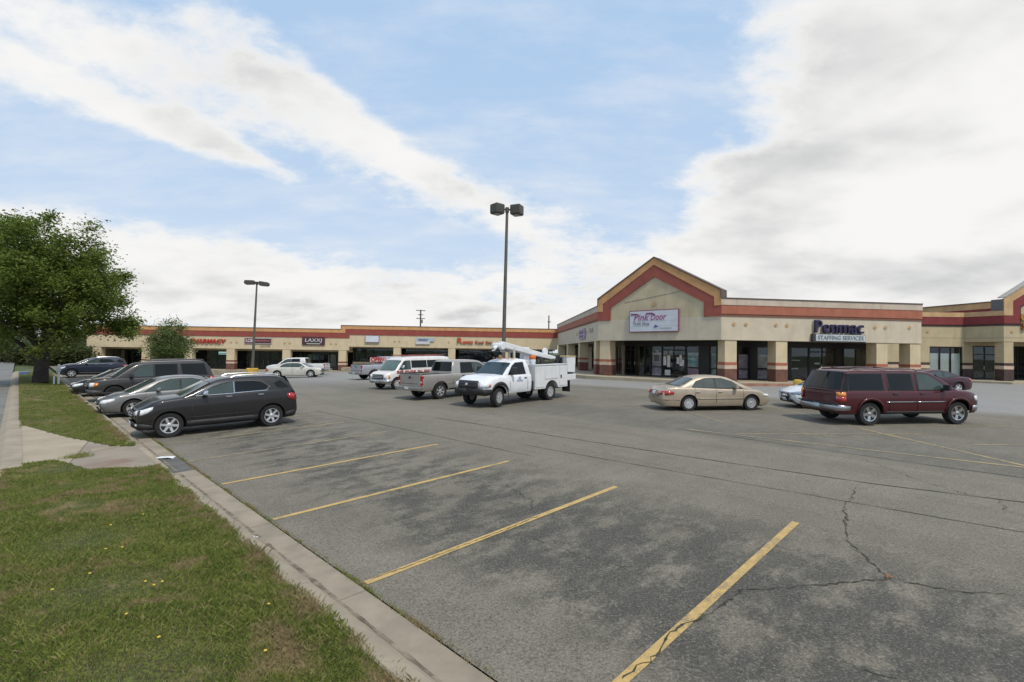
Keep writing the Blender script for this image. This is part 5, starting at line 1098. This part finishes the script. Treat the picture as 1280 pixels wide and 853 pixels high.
# tan sedan, white sedan nose, white sedan far left, maroon coupe, dark car
ML = dict(W=1.76, xF=2.24, xR=-2.42, ax=(1.36, -1.36), r=.315, tw=.205, zb=.20, belt=.92, cw=.825, rw=.60, crown=.05, pa=.16, pra=.12,
          sh=[(-2.42, .80), (-2.34, .93), (-1.9, .965), (-1.5, .96), (0, .90), (.9, .875), (1.3, .86), (1.8, .80), (2.1, .71), (2.24, .62)],
          roof=[(1.48, .87), (.58, 1.31), (.12, 1.41), (-.62, 1.41), (-1.05, 1.33), (-1.78, .96)], nose=[(.18, -.08), (.4, .03), (.55, .02), (.7, -.08)], tail=[(.2, -.06), (.42, .05), (.6, .04), (.95, -.04)])
TANP = paint('tan', (.42, .35, .265), .3)
WM = [[(.98, .935), (.50, 1.20), (.18, 1.31), (-.14, 1.32), (-.14, .945)], [(-.23, .95), (-.23, 1.32), (-.62, 1.31), (-.95, 1.20), (-1.16, 1.02), (-1.12, .955)]]
lm = [('headlight', LAMPW, [('f', .48, .56, .65), ('f', .66, .56, .66), ('s', 2.18, .57, .67), ('s', 1.98, .60, .68)]), ('tail_light', LAMPR, [('r', .40, .66, .80), ('r', .66, .65, .82), ('s', -2.36, .65, .83), ('s', -2.02, .70, .80)]),
      ('rub_strip', plain('tan_strip', (.30, .24, .17), .5), [('r', 0, .46, .50), ('r', .7, .46, .50), ('s', -2.35, .46, .50), ('s', -1.75, .46, .49)])]
c = sedan(ML, 'sedan', 'tan four door sedan parked in front of the corner shop', 8.57, 21.07, 6.0, TANP, WM, [1.0, -.19, -1.1], [-.02, -.98], 'cover', lm, dh=.78, rimm=plain('wheel_cover', (.52, .52, .53), .4, .4), mir=(.66, .91), grille=(-.36, .36, .50, .60), gl=car_glass('car_glass_grey', (.085, .095, .092)))
c.sidestrip(-1.0, 1.0, .50, .53, 'side_moulding', TANP, .014).face(-.34, .34, .58, .72, 'plate_recess', plain('tan_dark', (.28, .2, .15), .5), 'r', .0, .02)
NS = dict(SD); WHT = paint('white', (.70, .71, .73), .0, .35)
c = sedan(NS, 'sedan', 'white sedan nose showing behind the maroon SUV', 14.55, 21.6, 177, WHT, WS, [1.0, -.16, -1.15], [-.02, -1.02], 'five', [('headlight', plain('headlamp_blue', (.28, .33, .42), .12, .2, .2, 10, coat=1), [('f', .40, .60, .66), ('f', .68, .60, .72), ('s', 2.30, .60, .74), ('s', 1.95, .72, .79)]), ('tail_light', LAMPR, [('r', .45, .75, .9), ('r', .7, .75, .9), ('s', -2.3, .75, .9)])], grille=(-.30, .30, .42, .62))
c.face(-.20, .20, .48, .58, 'chrome_v', CHROME, 'f', .05, .02, 4).plate(.36, 'f').face(-.6, .6, .24, .30, 'air_intake', BLACKP, 'f', .03)
CH = dict(W=1.88, xF=2.42, xR=-2.56, ax=(1.52, -1.52), r=.36, tw=.22, zb=.22, belt=.98, cw=.87, rw=.63, crown=.04, pa=.09, pra=.08,
          sh=[(-2.56, .93), (-2.45, 1.0), (-1.6, 1.03), (0, 1.0), (1.0, .97), (1.5, .95), (2.2, .90), (2.42, .83)], roof=[(1.42, .96), (.68, 1.37), (.25, 1.47), (-.70, 1.47), (-1.15, 1.38), (-1.85, 1.03)], nose=[(.2, -.04), (.4, .03), (.7, .02), (.9, -.04)])
PEARL = paint('pearl', (.55, .54, .48), .15)
c = sedan(CH, 'sedan', 'pearl white sedan parked right of the yellow lamp base', -20.95, 47.7, 8, PEARL, [[(.95, 1.02), (.58, 1.28), (.32, 1.37), (-.12, 1.38), (-.12, 1.03)], [(-.2, 1.03), (-.2, 1.38), (-.72, 1.37), (-1.05, 1.27), (-1.28, 1.06)]], [1.0, -.16, -1.15], [-.02, -1.02], 'five', [('headlight', LAMPW, [('f', .55, .66, .80), ('f', .78, .66, .80), ('s', 2.38, .66, .80)]), ('tail_light', LAMPR, [('r', .62, .68, .92), ('r', .80, .68, .92), ('s', -2.52, .68, .92), ('s', -2.36, .70, .90)])], dh=.87, mir=(.75, .99), grille=(-.42, .42, .55, .80))
MC = dict(SD); MC.update(W=1.85, sh=[(-2.45, .84), (-2.35, .94), (-1.7, .97), (0, .92), (.9, .90), (1.3, .88), (1.8, .82), (2.15, .72), (2.33, .62)], roof=[(1.45, .90), (.45, 1.31), (.0, 1.40), (-.6, 1.39), (-1.05, 1.30), (-1.75, .97)], cw=.85)
c = sedan(MC, 'coupe', 'dark maroon coupe parked behind the maroon SUV by the right building', 25.55, 30.25, 187, paint('plum', (.055, .014, .022), .3), [[(.92, .955), (.38, 1.22), (.06, 1.30), (-.42, 1.30), (-.42, .96)], [(-.52, .97), (-.52, 1.29), (-.85, 1.24), (-1.22, 1.02)]], [.95, -.46], [-.3], 'five', lamps_sd())
c.wheels('five', plain('bright_alloy', (.66, .66, .68), .3, .5)) if False else None
sedan(SD, 'sedan', 'dark car roof showing between the silver pickup and bucket truck', -2.1, 37.4, 228, paint('slate', (.07, .08, .10), .4), WS, [1.0, -.16], [-.02], 'five', lamps_sd())
# ---- pickups
PU = dict(W=2.0, xF=2.98, xR=-3.08, ax=(1.95, -1.95), r=.41, tw=.27, zb=.46, belt=1.24, cw=.93, rw=.74, crown=.05, pa=.09, pra=.03, gap=.10, flatrear=True, bed=(-1.18, -3.02, .78),
          sh=[(-3.08, 1.27), (-1.15, 1.27), (-1.1, 1.25), (1.3, 1.22), (1.7, 1.23), (2.5, 1.18), (2.9, 1.12), (2.98, 1.08)],
          roof=[(1.92, 1.22), (1.18, 1.80), (.78, 1.92), (-.72, 1.92), (-.98, 1.86), (-1.10, 1.24)], nose=[(.4, -.02), (.7, .03), (.95, .02), (1.2, -.05)], tail=[(.4, 0), (1.3, 0)], bow=.08, bowr=.0)
def pickup(label, x, y, head, col, S=PU, wheelm=CHROME, tail=True, name='pickup_truck'):
    c = Car(name, label, 'pickup truck', x, y, head, S, col).make_body().cabin()
    c.screen(0, 'windscreen', GLASSL).screen(4, 'rear_window', GLASSC, .06, .80, .07)
    c.window([(1.50, 1.28), (1.10, 1.64), (.88, 1.76), (.48, 1.79), (.48, 1.28)], GLASSL).window([(.36, 1.28), (.36, 1.79), (-.42, 1.79), (-.50, 1.28)], GLASSC)
    c.seams([1.45, .42, -.56]).handle([.58, -.38], 1.13, BLACKP).mirror(1.32, 1.26, BLACKP, .25, .22)
    c.sidestrip(-1.142, -1.128, .5, 1.24, 'bed_gap', BLACKP, .004, 1); c.sidestrip(-1.4, 1.4, .79, .815, 'side_moulding', col, .014, 10); c.sidestrip(-1.38, 1.38, .47, .52, 'sill', BLACKP, .004)
    h = c.hW
    for sd_ in (1, -1): MB().box(c.xR + .02, -1.22, *sorted((sd_ * h * .865, sd_ * h * .945)), 1.272, 1.305).build('bed_rail_cap', BLACKP, c.root, bevel=.008)
    MB().box(c.xR - .05, c.xR + .035, -h * .79, h * .79, 1.276, 1.30).build('tailgate_cap', BLACKP, c.root, bevel=.006)
    t = MB().box(c.xR - .045, c.xR + .03, -h * .80, h * .80, .68, 1.275).build('tailgate', col, c.root, bevel=.02)
    MB().box(c.xR - .06, c.xR - .047, -.09, .09, 1.06, 1.16).build('tailgate_handle', BLACKP, t); MB().box(c.xR - .052, c.xR - .046, -h * .7, h * .7, .80, .82).build('crease', BLACKP, t)
    for sd_ in (1, -1):
        a, b = sorted((sd_ * h * .805, sd_ * h * .955)); o = MB().box(c.xR - .04, c.xR + .10, a, b, .74, 1.20).build('tail_light', LAMPR, c.root, bevel=.015); MB().box(c.xR - .045, c.xR - .041, a + .02, b - .02, .86, .94).build('reversing_lamp', PLATE, o)
        a, b = sorted((sd_ * h * .955, sd_ * h * .965)); MB().box(c.xR + .0, c.xR + .12, a, b, .76, 1.18).build('tail_light_side', LAMPR, o)
    MB().box(c.xR - .26, c.xR - .02, -h * .94, h * .94, .50, .67).build('rear_bumper', plain('pewter_bumper', (.30, .29, .27), .4, .5), c.root, bevel=.03); MB().box(c.xR - .265, c.xR - .261, -.16, .16, .54, .66).build('licence_plate', PLATE, c.root)
    c.wrap([('f', 0, .52, .72), ('f', .8, .52, .72), ('s', 2.94, .52, .71), ('s', 2.6, .54, .68)], 'front_bumper', CHROME, .03); c.face(-.6, .6, .78, 1.04, 'grille', BLACKP, bars=1); c.wrap([('f', .64, .80, 1.03), ('f', .86, .80, 1.03), ('s', 2.94, .80, 1.02)], 'headlight', LAMPW, .014)
    MB().box(-2.6, 2.3, -.45, .45, .38, .52).build('chassis', plain('chassis_black', (.012, .012, .012), .9), c.root)
    c.wheels('six', ALU, .245); return c
PEW = paint('pewter', (.40, .375, .34), .45)
pickup('pewter crew cab pickup seen from behind beside the bucket truck', -2.99, 26.76, 48.7, PEW)
pickup('silver pickup tail showing left of the white van', -10.9, 43.4, 45, paint('silver', (.42, .43, .46), .5))
pickup('small white pickup mostly hidden behind the pearl sedan', -23.2, 53.2, 183, paint('white_b', (.62, .63, .63), 0, .4), S=dict(PU, r=.36, tw=.22))
# red and white OPEN board
x_, y_ = -11.55, 42.1; r = empty('open_sign', (x_, y_, float(gz(x_, y_)) + .06), R(6), 'red and white OPEN board standing in the silver pickup bed', 'sign')
MB().box(-.66, .66, -.02, .02, 1.38, 1.84).build('board', plain('open_red', (.42, .05, .04), .6, 0, .1, 5), r); MB().box(-.62, .62, -.026, -.021, 1.42, 1.80).build('board_face', plain('open_face', (.60, .46, .44), .6, 0, .12, 6), r); text('OPEN', .48, plain('open_letters', (.36, .03, .03), .6), r, (0, -.035, 1.61), width=1.1, bold=.02, ext=.006)
for q in (-.5, .5): MB().box(q - .025, q + .025, -.015, .015, .74, 1.38).build('leg', plain('sign_leg', (.2, .2, .2), .6), r)

# ---- white passenger van with red lettering
VN = dict(W=2.02, xF=2.32, xR=-2.90, ax=(1.59, -1.59), r=.36, tw=.23, zb=.36, belt=1.18, cw=.975, rw=.84, crown=.03, pa=.07, pra=.03, gap=.085,
          sh=[(-2.90, 1.16), (1.2, 1.16), (1.6, 1.14), (2.1, 1.07), (2.26, 1.0), (2.32, .95)], roof=[(1.72, 1.14), (1.12, 1.86), (.75, 2.0), (-2.55, 2.02), (-2.80, 1.95), (-2.89, 1.16)], nose=[(.3, 0), (.6, .03), (.9, 0), (1.1, -.04)], tail=[(.3, 0), (1.2, 0)], bow=.06, bowr=.02)
WV = paint('van_white', (.68, .66, .64), 0, .45)
c = Car('passenger_van', 'white passenger van with red lettering along its side', 'van', -6.80, 32.4, 228.7, VN, WV).make_body().cabin()
c.screen(0, 'windscreen', car_glass('van_glass', (.09, .14, .125)), .05, .88).screen(4, 'rear_window', GLASSC, .1, .6)
c.window([(1.42, 1.25), (1.02, 1.70), (.90, 1.76), (.58, 1.76), (.58, 1.25)], GLASSL)
for a, b in ((.42, -.72), (-.86, -1.75), (-1.85, -2.68)): c.window([(a, 1.34), (a, 1.76), (b, 1.76), (b, 1.34)], GLASSC)
c.seams([1.38, .50, -.79]).handle([.66], 1.02, BLACKP).mirror(1.28, 1.30, CHROME, .22, .2)
c.wrap([('f', 0, .42, .60), ('f', .85, .42, .60), ('s', 2.28, .42, .59), ('s', 2.05, .44, .56)], 'front_bumper', CHROME, .04); c.face(-.55, .55, .66, .92, 'grille', BLACKP, bars=2); c.wrap([('f', .60, .68, .92), ('f', .88, .68, .92)], 'headlight', LAMPW, .016); c.wrap([('s', 2.28, .72, .90), ('s', 2.16, .72, .90)], 'corner_lamp', AMBER, .014); c.plate(.52, 'f')
c.wrap([('r', 0, .42, .58), ('r', .9, .42, .58)], 'rear_bumper', CHROME, .04); c.wrap([('r', .84, .8, 1.1), ('r', .93, .8, 1.1)], 'tail_light', LAMPR, .016)
VR = plain('van_red_lettering', (.36, .05, .04), .6, 0, .2, 6)
o = text('BELIEVER IN JESUS', .25, VR, c.root, (.15, c.hW * .997 + .012, 1.06), name='side_lettering', rot=(R(90), 0, R(180)), ext=.003, bold=.008, width=3.0)
o = text('TRUST IN', .25, VR, c.root, (-2.15, c.hW * .997 + .012, 1.06), name='side_lettering', rot=(R(90), 0, R(180)), ext=.003, bold=.008, width=1.2)
for y0 in (.55, -.55): MB().tube([(.9, y0, 2.085), (-2.6, y0, 2.10)], .018, 5).build('roof_rail', plain('rail_red', (.35, .12, .09), .6), c.root)
for q in (.8, -.6, -2.0): MB().tube([(q, -.80, 2.03), (q, -.80, 2.13), (q, .80, 2.13), (q, .80, 2.03)], .02, 5).build('roof_crossbar', plain('bar_red', (.22, .04, .03), .6), c.root)
MB().tube([(-2.5, .8, 1.98), (-2.5, .8, 2.3)], .03, 6).build('beacon_post', BLACKP, c.root)
c.wheels('cover', plain('hubcap', (.60, .59, .56), .35, .6), .225)

# ---- white bucket truck
RM = dict(W=2.02, xF=2.78, xR=-.32, ax=(1.875,), r=.42, tw=.25, zb=.55, belt=1.34, cw=.95, rw=.76, crown=.09, pa=.12, pra=.0, gap=.11, flatrear=True,
          sh=[(-.32, 1.34), (1.0, 1.33), (1.35, 1.34), (2.2, 1.28), (2.6, 1.18), (2.78, 1.08)], roof=[(1.58, 1.34), (.86, 1.92), (.50, 2.04), (-.10, 2.05), (-.24, 1.98), (-.31, 1.34)], nose=[(.5, -.05), (.8, .05), (1.0, .03), (1.2, -.05)], tail=[(.4, 0), (1.3, 0)], bow=.16, bowr=.0)
TW = paint('truck_white', (.72, .73, .75), 0, .4)
c = Car('bucket_truck', 'white utility bucket truck with folded boom in the middle of the lot', 'truck', -.01, 23.4, 228.7, RM, TW).make_body().cabin(); rt = c.root
c.screen(0, 'windscreen', car_glass('truck_glass', (.03, .05, .065)), .05, .93).screen(4, 'rear_window', GLASSC, .2, .85)
c.window([(1.22, 1.40), (.86, 1.74), (.62, 1.88), (.12, 1.90), (.05, 1.40)], GLASSC)
c.seams([1.18, -.05]).handle([.10], 1.20, BLACKP).mirror(1.05, 1.38, BLACKP, .26, .34, .14)
c.wrap([('f', 0, .55, .84), ('f', .7, .55, .84), ('f', .92, .56, .82), ('s', 2.72, .56, .82), ('s', 2.42, .58, .80)], 'front_bumper', BLACKP, .05)
c.face(-.58, .58, .84, 1.17, 'grille', BLACKP, 'f', .02, .06, bars=2, barm=plain('grille_black', (.03, .03, .03), .4)); c.face(-.07, .07, .96, 1.07, 'emblem', CHROME, 'f', .07, .02, 2)
c.wrap([('f', .62, .88, 1.08), ('f', .84, .88, 1.09), ('s', 2.72, .88, 1.09), ('s', 2.46, .90, 1.08)], 'headlight', LAMPW, .016); c.wrap([('s', 2.58, .90, 1.02), ('s', 2.46, .92, 1.02)], 'turn_lamp', plain('lamp_pinkred', (.55, .14, .10), .2, coat=1), .024); c.plate(.62, 'f')
for a in (1.875,): c.sidestrip(a - .60, a + .60, .0, .15, 'wheel_flare', BLACKP, .05, 20, zf=lambda q, a=a: .36 + math.sqrt(max(.0, .60 ** 2 - (q - a) ** 2)))
for i, (x, y) in enumerate(((.72, 0), (.70, .35), (.70, -.35), (.66, .6), (.66, -.6))): MB().lathe([(.05, 0), (.045, .03), (0, .04)], 8, c=(x - .1, y, 2.075)).build('clearance_lamp', AMBER, rt)
MB().lathe([(.09, 0), (.09, .06), (.075, .14), (.0, .17)], 12, c=(.25, -.45, 2.07)).build('amber_beacon', AMBER, rt, smooth=True)
text('PUD', .12, plain('door_blue', (.12, .2, .36), .5), rt, (.52, c.hW + .012, 1.08), name='door_emblem', rot=(R(90), 0, R(180)), ext=.002, width=.42); MB().box(.44, .60, c.hW + .008, c.hW + .014, 1.12, 1.27).build('door_logo', plain('door_lightblue', (.35, .45, .55), .5), rt)
MB().box(-3.6, 2.2, -.42, .42, .48, .68).build('chassis', MATS['chassis_black'], rt); MB().box(-.70, -.36, .45, .95, .55, 1.02).build('fuel_tank', BLACKP, rt, bevel=.04); MB().box(-.70, -.36, -.95, -.45, .55, 1.02).build('battery_box', BLACKP, rt, bevel=.04)
# service body: two cabinet sides with doors, deck between
XA, XB = -.55, -3.20; WB_ = plain('utility_white', (.66, .67, .67), .5, 0, .06, 2, coat=.3); ra_ = .56
for sd_ in (1, -1):
    n = 14; ar = [(-1.875 + ra_ * math.cos(t_), .42 + ra_ * math.sin(t_)) for t_ in np.linspace(math.pi * .96, math.pi * .04, n)]
    pl = [(XB, .60), ar[0][0:2]] + ar + [(-1.25, .60), (XA, .60), (XA, 1.72), (XB, 1.72)]; pl = [(XB, .60)] + [(p[0], max(.60, p[1])) for p in ar] + [(XA, .60), (XA, 1.72), (XB, 1.72)]
    y0, y1 = sorted((sd_ * .52, sd_ * 1.05)); b = MB().prism(pl, y0, y1).build('tool_cabinet', WB_, rt, bevel=.012)
    for (a, d, z0, z1) in ((-.60, -1.27, .68, 1.66), (-1.30, -2.40, 1.06, 1.66), (-2.50, -3.16, .68, 1.66)):
        yy = sorted((sd_ * 1.052, sd_ * 1.072)); dd = MB().box(d, a, yy[0], yy[1], z0, z1).build('cabinet_door', WB_, b, bevel=.008)
    MB().box(-2.66, -2.56, *sorted((sd_ * 1.073, sd_ * 1.085)), 1.05, 1.22).build('latch', BLACKP, b)
    MB().box(XB, XA, *sorted((sd_ * .50, sd_ * 1.08)), 1.722, 1.76).build('cabinet_lid', WB_, b, bevel=.01)
    MB().box(XB - .30, XB - .27, *sorted((sd_ * .52, sd_ * 1.0)), .30, .88).build('mud_flap', BLACKP, rt)
    MB().box(XB - .035, XB - .004, *sorted((sd_ * .85, sd_ * 1.0)), 1.0, 1.2).build('tail_light', LAMPR, rt)
MB().box(XB, XA, -.52, .52, .72, .80).build('deck', plain('deck_grey', (.2, .2, .2), .7), rt); MB().box(XA - .04, XA, -.52, .52, .8, 1.6).build('headboard', WB_, rt)
MB().box(-4.02, XB - .003, -1.02, 1.02, .90, 1.20).build('tail_shelf', WB_, rt, bevel=.02); MB().box(-3.9, -3.3, .55, .95, 1.201, 1.30).build('vice', BLACKP, rt, bevel=.03)
for sd_ in (1, -1):
    add_wheel(rt, -1.875, sd_ * .84, .42, .42, .24, .25, 'steel', plain('steel_rim', (.46, .46, .46), .4, .5), sd_ < 0); add_wheel(rt, -1.875, sd_ * .58, .42, .42, .24, .25, 'steel', MATS['steel_rim'], sd_ < 0)
    add_wheel(rt, 1.875, sd_ * .85, .42, .42, .25, .25, 'steel', MATS['steel_rim'], sd_ < 0, R(12))
# turret, booms, bucket
BW = plain('boom_white', (.68, .69, .70), .4, 0, .06, 2, coat=.4)
MB().lathe([(.42, .8), (.42, 1.25), (.30, 1.35), (.30, 1.9)], 16, c=(-1.15, 0, 0)).build('pedestal', BW, rt, smooth=True)
tr_ = MB().prism([(-1.36, 1.9), (-.90, 1.9), (-.95, 2.3), (-1.06, 2.60), (-1.36, 2.60), (-1.42, 2.2)], -.24, .04).build('turret', BW, rt, bevel=.03)
def beam(name, p, q, w0, h0, w1, h1, m, par=rt, y=0.):
    d = Vector((q[0] - p[0], q[1] - p[1])).normalized(); n_ = Vector((-d.y, d.x)); V = []
    for (c_, w_, h_) in ((p, w0, h0), (q, w1, h1)):
        for sy, sz in ((-1, -1), (1, -1), (1, 1), (-1, 1)): V.append((c_[0] + n_.x * sz * h_ / 2, y + sy * w_ / 2, c_[1] + n_.y * sz * h_ / 2))
    return MB().add(V, [(0, 1, 2, 3), (4, 5, 6, 7), (0, 1, 5, 4), (1, 2, 6, 5), (2, 3, 7, 6), (3, 0, 4, 7)]).build(name, m, par, bevel=.03)
beam('lower_boom', (-1.22, 2.50), (.78, 2.62), .22, .20, .18, .18, BW, y=-.16); beam('upper_boom', (.92, 2.76), (-3.35, 1.99), .24, .27, .20, .22, BW, y=.14)
MB().lathe([(.15, -.30), (.17, -.27), (.17, .27), (.15, .30)], 14, 'Y', (.86, 0, 2.66)).build('elbow', BW, rt, smooth=True); MB().box(.86, 1.06, -.12, .12, 2.42, 2.62).build('elbow_link', BLACKP, rt, bevel=.03); MB().tube([(1.0, .0, 2.62), (1.22, 0, 2.54), (1.2, 0, 2.46)], .10, 8).build('winch_head', BW, rt, smooth=True)
MB().tube([(.55, -.16, 2.44), (-.55, -.16, 2.40)], .06, 8).build('cylinder', plain('cylinder_grey', (.45, .45, .46), .3, .6), rt, smooth=True); MB().tube([(-.2, .14, 2.42), (-2.2, .14, 2.08)], .045, 8).build('levelling_rod', MATS['cylinder_grey'], rt)
MB().box(.02, .10, -.1, .0, 2.05, 2.56).box(.02, .10, .22, .30, 2.05, 2.56).box(-.1, .2, -.14, .34, 2.05, 2.09).build('boom_rest', plain('rest_tan', (.5, .48, .42), .6), rt)
MB().lathe([(.0, -.05), (.20, -.05), (.215, 0), (.20, .05), (0, .05)], 20, 'Y', (-2.75, -.05, 2.36)).build('hose_reel', BW, rt, smooth=True)
for k, (x, z, r_) in enumerate(((-3.45, 2.02, .17), (-3.30, 1.90, .13), (-2.5, 1.9, .13), (-1.9, 1.9, .15))): MB().lathe([(0, -.14), (r_, -.14), (r_, .14), (0, .14)], 12, 'Y', (x, .16 + .05 * k, z)).build('hydraulic_joint', BLACKP, rt, smooth=True)
bk = MB().prism([(-4.50, 1.22), (-3.80, 1.22), (-3.74, 2.08), (-4.56, 2.08)], -.05, .66).build('bucket', BW, rt, bevel=.05); MB().box(-4.58, -3.72, -.07, .68, 2.081, 2.13).build('bucket_lip', plain('lip_tan', (.55, .42, .2), .6), bk, bevel=.015); MB().box(-3.70, -3.60, .1, .4, 1.65, 2.05).build('control_panel', BLACKP, bk, bevel=.02)
MB().tube([(-1.6, .3, 1.9), (-2.3, .34, 1.86), (-3.0, .32, 1.92)], .10, 7).build('cable_bundle', plain('cable_dark', (.05, .055, .03), .8, 0, .5, 6), rt, smooth=True); MB().box(-2.95, -1.6, -.4, .4, .801, 1.86).build('tool_load', plain('load_dark', (.035, .035, .025), .85, 0, .5, 4), rt, bevel=.05)
r = empty('drink_cooler', rt.matrix_world @ Vector((-.78, .70, 1.765)), R(228.7), 'orange lidded drink cooler standing on the bucket truck behind the cab', 'cooler')
MB().lathe([(.13, 0), (.15, .04), (.155, .24), (.14, .26)], 16).build('cooler_body', plain('cooler_white', (.60, .64, .68), .5), r, smooth=True); MB().lathe([(.15, .26), (.165, .30), (.165, .38), (.12, .46), (0, .48)], 16).build('cooler_lid', plain('cooler_orange', (.62, .14, .03), .5), r, smooth=True); MB().lathe([(.02, .0), (.02, .06)], 6, 'Y', (0, .17, .12)).build('tap', plain('cooler_blue', (.06, .12, .3), .5), r)
